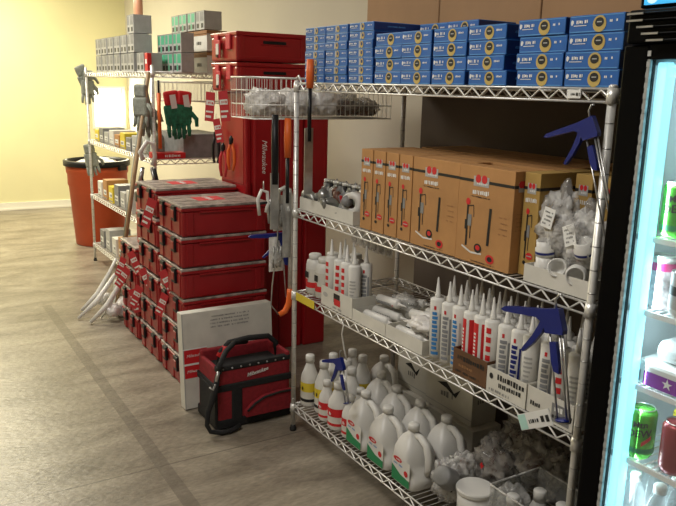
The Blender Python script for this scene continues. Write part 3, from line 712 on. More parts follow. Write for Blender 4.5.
# heap of bagged goods
hp = [(.995, .105, .05, .055, .048, .085, 'film'), (1.03, .24, .075, .07, .07, .085, 'film_d'), (1.10, .25, .15, .085, .07, .11, 'film_d'), (1.23, .20, .06, .065, .06, .08, 'film'), (1.21, .32, .20, .09, .08, .10, 'film_d'),
      (1.34, .36, .17, .085, .09, .11, 'film_d'), (1.07, .42, .17, .10, .09, .12, 'film_d'), (1.40, .42, .10, .09, .08, .09, 'film_d'), (1.02, .155, .13, .045, .045, .05, 'film')]
ht = ['milky bag left of the white-lidded tub', 'smoky bag behind the milky bag near the jugs', 'smoky bag heaped high behind the tub', 'clear crinkled bag right behind the tub', 'smoky bag on top of the heap', 'smoky bag behind the clear bin', 'large smoky bag at the back left of the heap', 'smoky bag at the back right of the heap', 'clear bag of small parts on the left of the heap']
for i, (x, y, z, rx, ry, rz, m) in enumerate(hp):
    root = thing('plastic_bag', ht[i] + ', bottom shelf', 'plastic bag', (x, y, z4), 0, 'bagged goods heaped on the bottom shelf')
    b = MB(); b.blob(rx, ry, rz, M[m], T(0, 0, max(z, rz * .82)), .42, 2.8, 40 + i, 4); b.build('film', root)
    b = MB(); b.blob(rx * .55, ry * .55, rz * .55, M['grey'] if i % 2 else M['copper'], T(0, 0, max(z, rz * .82) - rz * .1), .4, 3, 60 + i, 3)
    for k in range(3): b.tube([(rnd.uniform(-.02, .02), rnd.uniform(-.02, .02), max(z, rz * .8) - .02), (rnd.uniform(-.04, .04), rnd.uniform(-.04, 0), max(z, rz * .8) + .03)], .009, M['fitting'], 8)
    b.build('contents', root)
b = MB(); b.lathe([(.0, 0), (.036, .002), (.040, .02), (.036, .075), (.03, .08), (0, .081)], M['grey'], 24, None, False)
o = b.build('rubber_stopper', None, (1.045, .085, z4 + .10)); o.rotation_euler = (.9, .3, 0); tag(o, 'dark grey rubber cap leaning in the bags left of the tub', 'cap')
b = MB(); b.box(-.008, .008, -.001, .001, -.004, .004, M['redp']); b.box(-.003, .003, -.002, -.001, -.011, .011, M['redp'])
o = b.build('red_clip', None, (1.135, .138, z4 + .19)); tag(o, 'small red clip on the bags above the tub', 'clip')
# clear bin with white-capped bottles
root = thing('clear_bin', 'clear plastic bin of white-capped bottles by the right post, bottom shelf', 'bin', (1.30, .02, z4))
b = MB(); w, d, h, t = .30, .22, .235, .003
b.box(0, w, 0, d, 0, t, M['clearbin']); b.box(0, w, 0, t, t, h, M['clearbin']); b.box(0, w, d - t, d, t, h, M['clearbin']); b.box(0, t, t, d - t, t, h, M['clearbin']); b.box(w - t, w, t, d - t, t, h, M['clearbin'])
b.build('bin_body', root)
b = MB(); b.tube([(0, 0, h), (w, 0, h), (w, d, h), (0, d, h)], .004, M['film'], 6, closed=True); b.build('rim', root)
def small_bottle(label, loc):
    root = thing('small_bottle', label, 'bottle', loc, 0, 'white-capped bottles in the clear bin')
    b = MB(); b.lathe([(.030, 0), (.033, .004), (.033, .13), (.02, .160), (.015, .165)], M['greyl'], 18); b.build('body', root)
    b = MB(); b.lathe([(.020, .163), (.021, .197), (.018, .200)], M['wht_pl'], 18); b.build('cap', root); return root
s0 = small_bottle('white-capped bottle at the front left of the clear bin', (1.345, .08, z4 + .004))
for x, y, t in ((1.445, .075, 'front middle'), (1.54, .08, 'front right'), (1.365, .18, 'rear left'), (1.46, .18, 'rear middle'), (1.55, .18, 'rear right')): copy_tree(s0, (x, y, z4 + .004), 'white-capped bottle at the %s of the clear bin' % t)

# ------------------------------------------------------------------ end basket and tools
root = thing('wire_basket', 'deep wire basket hung on the left end of the loaded rack', 'basket', (-.30, -.175, 1.455))
b = MB(); w, d, h = .24, .715, .175; r = .0022
for z in (0, .06, .12, h): b.tube([(0, 0, z), (w, 0, z), (w, d, z), (0, d, z)], r * (1.7 if z == h else 1), M['chrome'], 6, closed=True)
for i in range(29):
    y = d * i / 28; b.tube([(0, y, h), (0, y, 0), (w, y, 0), (w, y, h)], .0015, M['chrome'], 4, False)
for i in range(12):
    x = w * i / 11; b.tube([(x, 0, h), (x, 0, 0), (x, d, 0), (x, d, h)], .0015, M['chrome'], 4, False)
b.build('wire_frame', root)
for y in (.205, .60):
    b = MB(); b.tube([(w, y, h), (w + .02, y, h + .012), (w + .055, y, h - .03)], .004, M['chrome'], 6); b.build('hanger_hook', root)
for i, (x, y, rx, ry, rz, m, t) in enumerate(((-.18, -.07, .09, .09, .065, 'film_w', 'milky white bag at the front end of the hanging basket'), (-.18, .09, .09, .10, .065, 'film_w', 'milky bag in the middle of the hanging basket'), (-.18, .235, .09, .08, .065, 'film_w', 'pinkish white bag in the hanging basket behind the orange grip'),
        (-.18, .355, .09, .08, .055, 'film_d', 'smoky bag of dark parts in the hanging basket'), (-.18, .465, .09, .06, .045, 'film_d', 'smoky bag at the rear end of the hanging basket'))):
    root = thing('plastic_bag', t, 'plastic bag', (x, y, 1.464), 0, 'bags in the hanging wire basket')
    b = MB(); b.blob(rx, ry, rz, M[m], T(0, 0, rz * .85), .30, 2.8, 80 + i, 4); b.build('film', root)
    b = MB(); b.blob(rx * .78, ry * .78, rz * .7, M['wht_pl'] if i < 3 else M['copper'], T(0, 0, rz * .6), .4, 3, 90 + i, 3); b.build('contents', root)
def saw(label, loc, rot, L=.45, grip_low=True):
    root = thing('hacksaw', label, 'hacksaw', loc, 0, 'orange-grip saws on the left end'); root.rotation_euler = rot
    b = MB(); b.tube([(0, 0, .09), (0, 0, L - .04), (.006, 0, L - .012), (.03, 0, L), (.055, 0, L - .012), (.062, 0, L - .05), (.062, 0, L - .12)], [.010] * 7, M['wht_pl'] if False else M['chrome'], 10); b.build('frame', root)
    b = MB(); b.box(-.007, .007, -.006, .006, .10, L - .16, M['blackpl'], bev=.002); b.build('sleeve', root)
    b = MB(); b.tube([(.05, 0, -.02), (.022, 0, -.005), (.004, 0, .03), (0, 0, .075), (0, 0, .10)], [.012, .014, .0155, .015, .013], M['orange'], 12); b.build('grip', root)
    b = MB(); b.tube([(.055, 0, -.018), (.09, 0, .03), (.085, 0, .12), (.06, 0, L * .6), (.062, 0, L - .13)], .003, M['steel'], 6); b.build('blade', root)
    return root
saw('hacksaw hung upside down with curved orange grip above the red bag', (-.045, .0, .585), (0, 0, math.radians(-100)), .57)
def pruner(label, loc, top_mat, L, mat2, gl=.10):
    root = thing('hand_saw', label, 'saw', loc, 0, 'long-handled tools hung on the left end')
    b = MB(); b.tube([(0, 0, -gl), (0, 0, -gl * .5), (0, 0, 0)], [.0145, .0165, .0145], top_mat, 12); b.build('grip', root)
    b = MB(); b.tube([(0, 0, -gl), (0, 0, -L * .6)], .0085, mat2, 10); b.build('shaft', root)
    b = MB(); b.box(-.002, .002, -.022, .018, -L, -L * .5, M['steel'], bev=.0008)
    b.build('blade', root)
    return root
pruner('long tool with orange grip rising above the top rail near the left post', (.165, -.028, 1.705), M['orange'], .55, M['blackpl'], .115)
pruner('long tool with orange lower grip hung just left of the left post', (-.03, -.026, 1.46), M['orange'], .62, M['blackpl'], .17)
pruner('tool with black grip and grey blade hung left of the orange ones', (-.03, -.088, 1.475), M['blackpl'], .50, M['steel'], .30)
for i, (y, z, t) in enumerate(((-.045, 1.03, 'upper white and clear blister pack hung on the left end'), (-.06, .84, 'lower white and clear blister pack hung on the left end'))):
    b = MB(); b.box(-.002, .002, -.035, .035, -.09, .07, M['film_w'], bev=.001); b.blob(.012, .028, .05, M['film'], T(.008, 0, -.02), .3, 3, i, 3, False)
    for k in range(3): b.tube([(.012, -.02 + .018 * k, -.07), (.014, -.018 + .018 * k, .03)], .004, M['fitting'], 6)
    o = b.build('blister_pack', None, (-.06 - .01 * i, y, z + .02)); tag(o, t, 'blister pack')
for i, (y, z, t) in enumerate(((-.135, 1.14, 'white clamp hung left of the silver saw frame'), (-.085, 1.10, 'silver clamp hung against the silver saw frame'))):
    b = MB(); b.tube([(0, -.02, -.10), (0, -.028, -.03), (0, -.01, .01), (0, .018, .0), (0, .022, -.05), (0, .012, -.09)], .008, [M['wht_pl'], M['steel']][i], 8); b.tube([(0, -.03, -.05), (0, .03, -.045)], .006, M['blackpl'], 8); b.tube([(0, 0, .01), (.0, 0, .05)], .003, M['steel'], 6)
    o = b.build('spring_clamp', None, (-.045, y, z)); tag(o, t, 'clamp')
# wire loop under the third shelf
b = MB(); b.tube([(0, 0, 0), (.02, 0, -.02), (.012, -.002, -.06), (.03, 0, -.12), (.05, .0, -.16)], .0035, M['chrome'], 8)
o = b.build('wire_hanger', None, (.42, -.008, .675)); tag(o, 'bent chrome hook under the third rail holding the dark blue gun', 'hook')

# ------------------------------------------------------------------ tool bag, white carton
BX = -.36
root = thing('tool_bag', 'red and black nylon tool bag on the floor against the rack post', 'tool bag', (-.155, -.128, 0)); root.scale = (1, 1.0, .97)
# local: face to +X, length along Y (-.2..+.2)
b = MB(); b.box(-.24, 0, -.195, .195, .012, .235, M['bagred'], bev=.02)
b.box(-.245, .004, -.20, .20, .0, .055, M['bagblk'], bev=.012)
b.box(-.244, .0035, -.199, .199, .196, .232, M['bagblk'], bev=.006)
b.box(-.10, .0045, -.120, -.062, .03, .215, M['bagblk'], bev=.008); b.box(-.20, .0042, -.203, -.188, .03, .215, M['bagblk'], bev=.006)
b.build('body', root)
b = MB()
b.box(-.030, -.002, -.190, .190, .225, .318, M['bagred'], bev=.010); b.box(-.235, -.205, -.190, .190, .225, .345, M['bagred'], bev=.010)
b.box(-.235, -.002, -.192, -.170, .225, .318, M['bagred'], bev=.008); b.box(-.235, -.002, .170, .192, .225, .345, M['bagred'], bev=.008)
b.box(-.21, -.02, -.175, .175, .22, .285, M['bagblk'], bev=.01)
b.box(-.033, .001, -.193, .193, .300, .328, M['bagblk'], bev=.006)
for k in range(8):
    b.lathe([(.0045, 0), (.0045, .004)], M['steel'], 8, T(.0, -.16 + k * .045, .314) @ RY(PI / 2))
b.build('top_panel', root)
b = MB(); X = Matrix(((0, 1, 0, 0), (1, 0, 0, 0), (0, 0, 1, 0), (0, 0, 0, 1)))
b.prism([(-.055, .055), (.192, .055), (.192, .150), (.12, .152), (.04, .142), (-.01, .118), (-.05, .085)], .0, .03, M['bagred'], X @ T(0, .001, 0)); b.build('front_pocket', root)
b = MB(); b.tube([(.031, -.05, .085), (.031, -.01, .118), (.031, .04, .142), (.031, .12, .152), (.031, .19, .150)], .006, M['bagblk'], 8); b.build('pocket_trim', root)
b = MB(); f = Face(b, (.0002, -.04, .255), (0, 1, 0), (0, 0, 1)); f.text('Milwaukee', .055, .015, .026, M['white'], .0015, math.radians(9), .3, bold=True); f.line(.01, .0, .10, .013, .0022, M['white'], .0015); b.build('logo', root)
b = MB()
def arch(y0, y1, x, z0, z1, rr, m):
    b.tube([(x, y0, z0), (x, y0 + .01, z0 + (z1 - z0) * .6), (x, y0 + .05, z1 - .008), (x, (y0 + y1) / 2, z1), (x, y1 - .05, z1 - .008), (x, y1 - .01, z0 + (z1 - z0) * .6), (x, y1, z0)], rr, m, 10)
arch(-.13, .18, -.12, .29, .405, .014, M['bagblk']); b.tube([(-.12, -.130, .33), (-.12, -.10, .372), (-.12, -.07, .385)], .018, M['redp'], 10); b.build('handle', root)
b = MB()
b.tube([(.0, -.18, .30), (.01, -.18, .345), (-.04, -.13, .385), (-.10, -.06, .40), (-.14, .02, .38)], .013, M['bagblk'], 8)
st = [(.01, -.19, .30), (.03, -.215, .22), (.02, -.245, .12), (.03, -.255, .06), (.035, -.24, .026), (.05, -.19, .015), (.05, -.14, .015), (.03, -.09, .02)]
b.tube(st, [.012, .016, .013, .011, .011, .013, .013, .012], M['bagblk'], 8); b.build('shoulder_strap', root)
b = MB(); b.tube([(.018, -.19, .315), (.026, -.205, .27)], .008, M['steel'], 8); b.tube([(.03, -.21, .26), (.035, -.225, .235), (.03, -.24, .25)], .005, M['steel'], 6); b.build('buckle', root)

root = thing('flat_carton', 'flat white carton with red printed corner leaning on the red toolboxes', 'box', (-.455, -.375, 0)); root.rotation_euler = (0, math.radians(-4), 0)
b = MB(); b.box(-.045, .02, 0, .49, .004, .495, M['wht_card'], bev=.003)
b.build('carton_body', root)
b = MB(); f = Face(b, (.0202, 0, .004), (0, 1, 0), (0, 0, 1))
f.rect(.002, .125, .16, .31, M['redp']); f.rect(.002, .125, .305, .312, M['white'], .0012); f.rect(.002, .125, .225, .235, M['white'], .0012)
f.text('Milwaukee', .063, .275, .022, M['white'], .0018, .05, .3); f.text('Milwaukee', .063, .195, .022, M['white'], .0018, .05, .3)
f.rect(.0, .005, .0, .49, M['greyl'], .001)
for j in range(4): f.marks(.15, .36, .40 + j * .018, .409 + j * .018, M['grey'], j + 3, .001)
b.build('print', root)

# ------------------------------------------------------------------ red toolboxes
LW = .165
def organiser(w, d, h, name, label, loc, group, tagside=True, lid=True, rnd_=0):
    """case: near face +X (width along Y = w), depth along -X = d"""
    root = thing(name, label, 'toolbox', loc, 0, group)
    b = MB(); t = h
    b.box(-d + .006, -.006, .006, w - .006, .0, t * .80, M['red'], bev=.012)
    b.box(-d, 0, 0, w, t * .80, t * .90, M['red'], bev=.005)          # rim
    b.box(-d + .01, -.010, .010, w - .010, t * .04, t * .1, M['red'])
    for yy in (.05, w - .05):                                           # corner ribs on the face
        b.box(-.010, -.001, yy - .018, yy + .018, t * .05, t * .78, M['red'], bev=.003)
    for xx in (-.06, -d / 2, -d + .06): b.box(xx - .03, xx + .03, .001, .01, t * .05, t * .78, M['red'], bev=.003)
    b.build('case_body', root)
    if lid:
        b = MB(); b.box(-d + .004, -.003, .003, w - .003, t * .90, t * .985, M['lid'], bev=.004)
        for i in range(3):
            for j in range(2): b.box(-d + .03 + i * (d - .06) / 3, -d + .03 + (i + .85) * (d - .06) / 3, .03 + j * (w - .06) / 2, .03 + (j + .85) * (w - .06) / 2, t * .985, t * .995, M['lid'])
        f = Face(b, (-d, 0, t * .9955), (1, 0, 0), (0, 1, 0)); f.rect(d * .3, d * .65, w * .3, w * .62, M['tagred'], .0004); f.marks(d * .33, d * .6, w * .42, w * .5, M['white'], 3, .001)
        b.build('clear_lid', root)
    for xx in (-.10, -d + .10):
        b = MB(); b.box(xx - .028, xx + .028, -.012, .004, t * .45, t * .93, M['blackpl'], bev=.003); b.box(xx - .02, xx + .02, -.015, -.01, t * .55, t * .8, M['red'], bev=.002); b.build('latch', root)
    b = MB(); b.box(-.002, .004, w * .2, w * .8, t * .74, t * .80, M['red'], bev=.002); b.build('carry_handle', root)
    return root
GA = 'red toolboxes stacked on the floor'
A = organiser(.49, .385, LW, 'toolbox', 'red organiser case at the bottom of the front stack behind the white carton', (-.70, -.29, 0), GA)
nm = [None, 'second', 'third', 'fourth', 'fifth', 'topmost']
for i in range(1, 6): copy_tree(A, (-.70 + .004 * (i % 2), -.29 + .003 * (i % 3), i * LW), 'red organiser case in the front stack, %s' % (nm[i] + (' from the floor' if i < 5 else ' with its clear lid showing')))
for i in range(6): copy_tree(A, (-1.115, -.285 + .003 * (i % 2), i * .172), 'red organiser case in the stack behind the front stack, %s' % ('bottom one' if i == 0 else nm[i] + (' from the floor' if i < 5 else '')), GA)
Cc = organiser(.30, .36, .15, 'toolbox', 'small red organiser case at the bottom of the farthest low stack', (-1.56, -.28, 0), GA)
for i in range(1, 4): copy_tree(Cc, (-1.56, -.28, i * .15), 'small red organiser case in the farthest low stack, %s' % ['', 'second from floor', 'third from floor', 'topmost'][i], GA)
# tall upright cases
def tall_case(label, loc, d, w, h, txt):
    root = thing('tall_case', label, 'toolbox', loc, 0, 'tall red cases')
    b = MB(); b.box(-d, 0, 0, w, 0, h, M['red2'], bev=.010)
    for k in range(3): b.box(-d + .02, -.02, -.004, .004, .1 + k * h * .3, .1 + (k + .85) * h * .3, M['red2'], bev=.002)
    b.box(-.001, .003, .012, .018, .05, h - .05, M['red2']); b.box(-.001, .003, w - .018, w - .012, .05, h - .05, M['red2'])
    b.build('case_body', root)
    if txt:
        b = MB(); f = Face(b, (.0005, 0, 0), (0, 1, 0), (0, 0, 1)); f.text('Milwaukee', w * .40, h - .36, .045, M['white'], .001, math.radians(-90), .3); b.build('lettering', root)
    return root
HT = 1.555
tall_case('narrow tall red case, leftmost of the upright cases', (-1.02, .218, 0), .36, .038, HT, False)
tall_case('tall red case with white sideways lettering behind the hanging tools', (-1.0, .262, 0), .38, .165, HT, True)
tall_case('tall red case hidden partly behind the orange-grip tools', (-1.01, .432, 0), .37, .16, HT, False)
tall_case('dark red tall case at the right by the bare wall', (-1.0, .60, 0), .38, .155, HT - .13, False)
# big top boxes
def big_box(label, loc, w=.44, d=.37, h=.162):
    root = thing('toolbox', label, 'toolbox', loc, 0, 'red boxes at the very top of the pile')
    b = MB(); b.box(-d, 0, 0, w, .0, h * .86, M['red2'], bev=.012); b.box(-d - .004, .006, -.004, w + .004, h * .84, h * .985, M['red2'], bev=.006)
    b.box(-.002, .004, .03, w - .03, .015, h * .18, M['red2'], bev=.002)
    for yy in (.03, w - .03): b.box(-.002, .005, yy - .014, yy + .014, .01, h * .84, M['red2'], bev=.003)
    b.build('case_body', root)
    b = MB(); b.box(.0, .010, w * .36, w * .68, h * .60, h * .70, M['blackpl'], bev=.002); b.box(.0, .005, w * .33, w * .71, h * .55, h * .62, M['red2'], bev=.002); b.build('handle', root)
    for xx in (-.1, -d + .1):
        b = MB(); b.box(xx - .03, xx + .03, -.012, 0, h * .4, h * .9, M['tagred'], bev=.003); b.build('latch', root)
    return root
ub = big_box('upper of the two large red boxes with black handle against the wall', (-1.0, .16, HT + .168))
copy_tree(ub, (-1.0, .162, HT + .003), 'lower of the two large red boxes with black handle against the wall')
# hang tags
def hang_tag(loc, label, rx=0, w=.055, h=.16, facing=0, col=M['tagred']):
    root = thing('hang_tag', label, 'tag', loc, 0, 'red and white hang tags on the tool display'); root.rotation_euler = (rx, 0, facing)
    b = MB(); b.box(-.001, .001, -w / 2, w / 2, -h, 0, col, bev=.0008); f = Face(b, (.001, -w / 2, -h), (0, 1, 0), (0, 0, 1))
    f.rect(w * .08, w * .92, h * .55, h * .72, M['white'], .0006); f.marks(w * .15, w * .85, h * .59, h * .68, M['tagred'], 1, .001)
    f.rect(w * .1, w * .9, h * .30, h * .36, M['white'], .0006); f.rect(w * .1, w * .7, h * .12, h * .2, M['white'], .0006)
    b.build('card', root)
    b = MB(); b.tube([(0, 0, 0), (.0, .004, .02), (0, .01, .035)], .0015, M['blackpl'], 5); b.build('loop', root)
    return root
tg = hang_tag((-1.12, .125, 1.56), 'red and white hang tag on the side of the tall red pile, right one', .10, .06, .17, -.9)
for i, (x, y, z, rx, s, t) in enumerate(((-1.30, .125, 1.55, -.08, 1, 'red and white hang tag on the side of the tall red pile, left one'), (-1.21, .12, 1.40, .2, .8, 'smaller red hang tag lower on the side of the tall red pile'),
        (-1.10, -.302, .97, -.35, 1, 'pale red hang tag with yellow foot on the second stack'), (-.95, -.310, .60, .5, .9, 'red and white hang tag on the front stack near its middle'), (-.90, -.310, .48, -.4, .8, 'small red hang tag low on the front stack'),
        (-1.60, -.300, .57, .5, .9, 'tilted red hang tag on the farthest stack, top'), (-1.66, -.300, .45, -.6, .9, 'tilted red hang tag on the farthest stack, middle'), (-1.60, -.300, .33, .3, .9, 'tilted red hang tag on the farthest stack, lower'),
        (-1.75, -.300, .50, -.4, .8, 'left tilted red hang tag on the farthest stack'), (-1.35, -.305, .52, .5, .9, 'red hang tag low on the second stack'), (-1.40, -.305, .40, -.4, .9, 'red hang tag near the floor on the second stack'))):
    o = copy_tree(tg, (x, y, z), t, None, (rx, 0, -.9)); o.scale = (s, s, s)
for zz, t in ((1.62, 'lower'), (1.79, 'upper')):
    b = MB(); b.box(-.03, .03, -.008, .0, -.05, .05, M['tagred'], bev=.003); b.box(-.02, .02, -.012, -.008, -.03, .03, M['wht_card'], bev=.002); b.box(-.012, .012, -.016, -.012, -.045, -.03, M['blackpl'])
    o = b.build('packing_tag', None, (-1.22, .146, zz)); tag(o, 'pinkish tag stuck on the side of the %s large red box' % t, 'tag')
# black & orange tools hung below the tags
for i, (y, z, m, t) in enumerate(((-1.34, 1.33, 'blackpl', 'black plier handles hung under the left hang tag'), (-1.23, 1.26, 'tagred', 'red plier handles hung between the hang tags'), (-1.11, 1.31, 'orange', 'orange plier handles beside the narrow tall case'))):
    root = thing('pliers', t, 'pliers', (y, .17, z), -1.1, 'pliers hung on the tool display')
    b = MB(); b.lathe([(.004, 0), (.014, -.02), (.012, -.05)], M['blackpl'], 10); b.build('head', root)
    for s_ in (-1, 1):
        b = MB(); b.tube([(0, .004 * s_, -.04), (0, .022 * s_, -.09), (0, .024 * s_, -.15), (0, .014 * s_, -.20)], [.007, .009, .009, .007], M[m], 8); b.build('handle', root)
# round canister standing on the far low stack
root = thing('tool_canister', 'red cylinder with black top standing on the farthest low red stack', 'canister', (-1.72, -.135, .60))
b = MB(); b.lathe([(.075, 0), (.08, .01), (.08, .27)], M['red'], 24); b.build('body', root)
b = MB(); b.lathe([(.084, .265), (.084, .32), (.06, .33), (0, .33)], M['blackpl'], 24, None, False)
b.build('black_top', root)
for i in range(4):
    b = MB(); a = .8 + i * 1.4; b.tube([(.03 * math.cos(a), .03 * math.sin(a), .33), (.06 * math.cos(a), .06 * math.sin(a), .40), (.05 * math.cos(a), .04 * math.sin(a), .47)], .012, M['steel'] if i % 2 else M['blackpl'], 8); b.build('tool_handle', root)
tall_case('dark red upright case in the gap behind the farthest low stack', (-1.57, .03, 0), .30, .12, .95, False)

# ------------------------------------------------------------------ far rack contents
ZT = FRZ[0] + .0035; FZ = [z + .0035 for z in FRZ]
def switch_box(mm, mark, seed):
    b = MB(); w, h, d = .155, .125, (.09 if seed == 2 else .13); b.box(0, w, 0, d, 0, h, mm, bev=.002); f = Face(b, (0, 0, 0), (1, 0, 0), (0, 0, 1))
    f.rect(w * .1, w * .38, h * .10, h * .34, M['black']); f.rect(w * .62, w * .9, h * .10, h * .34, M['black'])
    f.rect(w * .06, w * .94, h * .46, h * .94, mark); f.rect(w * .38, w * .52, h * .42, h * .96, mm, .001)
    if mark is not M['grey']: f.rect(w * .42, w * .58, h * .05, h * .4, mark)
    f.rect(0, w * .03, 0, h, M['grey']); f.rect(0, w, h * .96, h, M['grey'])
    g = Face(b, (w, 0, 0), (0, 1, 0), (0, 0, 1)); g.rect(d * .15, d * .85, h * .2, h * .5, mark if mark is M['greeng'] else M['greyl'])
    return b
GS = 'small cartons on top of the far rack'
sb = switch_box(M['greyl'], M['grey'], 1).build('switch_carton'); sb['used'] = 0
M['mint'] = mat('mint_green_print', (.08, .42, .24), .5)
gb = switch_box(M['greyl'], M['mint'], 2).build('switch_carton'); gb['used'] = 0
for i in range(6):
    for j in range(2):
        stack_boxes(sb, -3.52 + .185 * i, .01 + .0 * j, ZT + .001 + j * .13, .12, 1, '', 'small grey carton in the %s row of the far rack, %s from the left' % (['lower', 'upper'][j], ORD[i]), GS, .004)
stack_boxes(sb, -2.62, .02, ZT + .262, .12, 1, '', 'single grey carton crowning the grey cartons on the far rack', GS)
stack_boxes(sb, -2.40, .02, ZT, .12, 1, '', 'grey carton standing alone right of the grey row on the far rack', GS)
for i in range(3):
    for j in range(2): stack_boxes(gb, -2.46 + .16 * i, .19, ZT + j * .128, .12, 1, '', 'green-printed small carton in the %s row of the far rack, %s one' % (['lower', 'upper'][j], ORD[i]), GS, .004)
for i in range(4): stack_boxes(gb if i < 3 else sb, -2.80 + .175 * i, .41, ZT + .292, .12, 1, '', ('green-printed small carton highest on the far rack, %s one' % ORD[i]) if i < 3 else 'plain grey carton right of the highest green-printed cartons', GS, .004)
b = MB(); b.box(0, .27, 0, .12, 0, .285, M['kraft_d']); b.box(0, .27, -.002, .122, .27, .29, M['kraft']); o = b.build('carton', None, (-2.80, .43, ZT)); tag(o, 'brown carton at the back of the far rack under the green cartons', 'box')
for j in range(2):
    b = MB(); b.box(0, .44, 0, .14, 0, .118, M['wht_card'], bev=.003); f = Face(b, (0, 0, 0), (1, 0, 0), (0, 0, 1)); f.marks(.25, .36, .04, .07, M['black'], 3); f.rect(0, .44, .105, .118, M['kraft_d'])
    b.box(-.004, .446, -.004, .144, .118, .138, M['kraft_d'])
    o = b.build('shoe_carton', None, (-2.50, .405, ZT + .145 * j)); tag(o, '%s of the two white cartons with brown lids on the far rack' % ['lower', 'upper'][j], 'box')
b = MB(); b.box(0, .06, 0, .03, 0, .12, M['redp'], bev=.003); f = Face(b, (0, 0, 0), (1, 0, 0), (0, 0, 1)); f.rect(.01, .05, .05, .08, M['white']); o = b.build('red_carton', None, (-2.22, .02, ZT)); tag(o, 'small bright red carton between grey and green ones, far rack', 'box')
root = thing('caulk_tube_light', 'translucent orange bottle standing on the highest grey carton', 'bottle', (-2.56, .09, ZT + .39))
root.name = 'orange_bottle'
b = MB(); b.lathe([(.028, 0), (.032, .01), (.032, .1), (.014, .13)], mat('pale_orange_plastic', (.85, .42, .25), .4), 16); b.build('body', root)
b = MB(); b.lathe([(.014, .13), (.014, .16)], M['wht_pl'], 12); b.build('cap', root)
# lower shelves of the far rack
GF = 'goods on the lower shelves of the far rack'
k = 0
for zi, (xs, hh) in ((1, ([-3.72, -3.56, -3.40, -3.24, -3.08, -2.92, -2.76, -2.6], .12)), (2, ([-3.70, -3.52, -3.34, -3.16, -2.98, -2.80], .17)), (3, ([-3.70, -3.50, -3.30, -3.10, -2.90], .19))):
    for i, x in enumerate(xs):
        cm = [M['greyl'], M['yellow'], M['wht_card'], M['grey'], M['kraft']][(i * 2 + zi) % 5]
        b = MB(); b.box(0, .13, 0, .18, 0, hh * (.8 + .2 * ((i * 3) % 2)), cm, bev=.003); f = Face(b, (0, 0, 0), (1, 0, 0), (0, 0, 1)); f.rect(.02, .11, hh * .25, hh * .5, M['white']); f.marks(.03, .1, hh * .3, hh * .42, M['black'], i)
        f.rect(.01, .12, hh * .05, hh * .12, M['grey']); o = b.build('small_carton', None, (x, .02, FZ[zi])); tag(o, 'small carton, %s shelf of the far rack, %s from its left post' % (['', 'second', 'third', 'bottom'][zi], ORD[i]), 'box', GF)
for i in range(5):
    b = MB(); b.lathe([(.03, 0), (.035, .01), (.035, .13), (.012, .17), (.012, .19)], M['cotton'] if i % 2 else M['glove'], 16); o = b.build('spray_can', None, (-2.50 + .09 * i, .08, FZ[1])); tag(o, 'pale can at the right end of the far rack second shelf, %s one' % ORD[i], 'can', 'pale cans on the far rack')
b = MB(); b.box(0, .5, 0, .3, 0, .16, M['grey'], bev=.004); o = b.build('storage_carton', None, (-2.55, .22, FZ[1])); tag(o, 'dark grey carton on the second shelf of the far rack', 'box')
b = MB(); b.box(0, .12, 0, .22, 0, .04, M['redp'], bev=.004); f = Face(b, (.12, 0, 0), (0, 1, 0), (0, 0, 1)); f.marks(.05, .18, .01, .03, M['white'], 2); o = b.build('red_case', None, (-2.13, .0, FZ[1])); tag(o, 'flat red case on the second shelf of the far rack, near the toolboxes', 'case')
for i in range(3):
    b = MB(); b.box(0, .45, 0, .32, 0, .195, [M['grey'], M['kraft_d'], M['greyl']][i], bev=.004); f = Face(b, (0, 0, 0), (1, 0, 0), (0, 0, 1)); f.rect(.1, .3, .05, .12, M['white'])
    o = b.build('storage_carton', None, (-2.52, .22 if i else .2, FZ[2] if i == 0 else FZ[3] + (.20 if i == 2 else 0))); tag(o, '%s carton low at the right end of the far rack' % ['grey', 'brown', 'pale grey'][i], 'box')
# wire back panel standing on the rack's end
root = thing('wire_grille', 'white wire grid panel hung along the far rack under its top shelf', 'wire grid', (-3.80, .545, 1.46))
b = MB()
for i in range(60): b.tube([(i * .03, 0, 0), (i * .03, 0, .15)], .002, M['chrome'], 4, False)
for z in (0, .15): b.tube([(0, 0, z), (1.77, 0, z)], .004, M['chrome'], 6)
b.build('grid', root)
root = thing('wire_grille', 'wire grid panel across the right end of the far rack', 'wire grid', (-1.985, .02, 1.48))
b = MB()
for i in range(19): b.tube([(0, i * .028, 0), (0, i * .028, .12)], .002, M['chrome'], 4, False)
for z in (0, .12): b.tube([(0, 0, z), (0, .51, z)], .004, M['chrome'], 6)
b.build('grid', root)
# gloves
def glove(label, loc, rot, m, s=1.0, cuff=None):
    root = thing('work_glove', label, 'glove', loc, 0, 'work gloves'); root.rotation_euler = rot; root.scale = (s, s, s)
    b = MB(); b.box(-.018, .018, -.05, .05, -.16, -.05, m, bev=.014); b.build('palm', root)
    b = MB(); b.box(-.016, .016, -.04, .04, -.055, .02, cuff or m, bev=.012); b.build('cuff', root)
    for k, (y, L) in enumerate(((-.036, .07), (-.012, .085), (.012, .08), (.036, .065))):
        b = MB(); b.tube([(0, y, -.15), (.006 * (k % 2), y * 1.15, -.15 - L * .6), (.008, y * 1.25, -.15 - L)], [.012, .0115, .008], m, 8); b.build('finger', root)
    b = MB(); b.tube([(0, .045, -.09), (.01, .075, -.12), (.012, .08, -.16)], [.013, .012, .009], m, 8); b.build('thumb', root)
    return root
g0 = glove('grey work glove drooping from the top of the far rack left post', (-3.87, .02, 1.66), (0, .1, .3), M['glove'], 1.15)
copy_tree(g0, (-3.89, -.04, 1.70), 'second grey work glove fanned out beside the first on the far rack post', None, (.45, .1, .2))
copy_tree(g0, (-3.88, .0, 1.03), 'grey work glove hung halfway down the far rack left post', None, (.15, 0, .1))
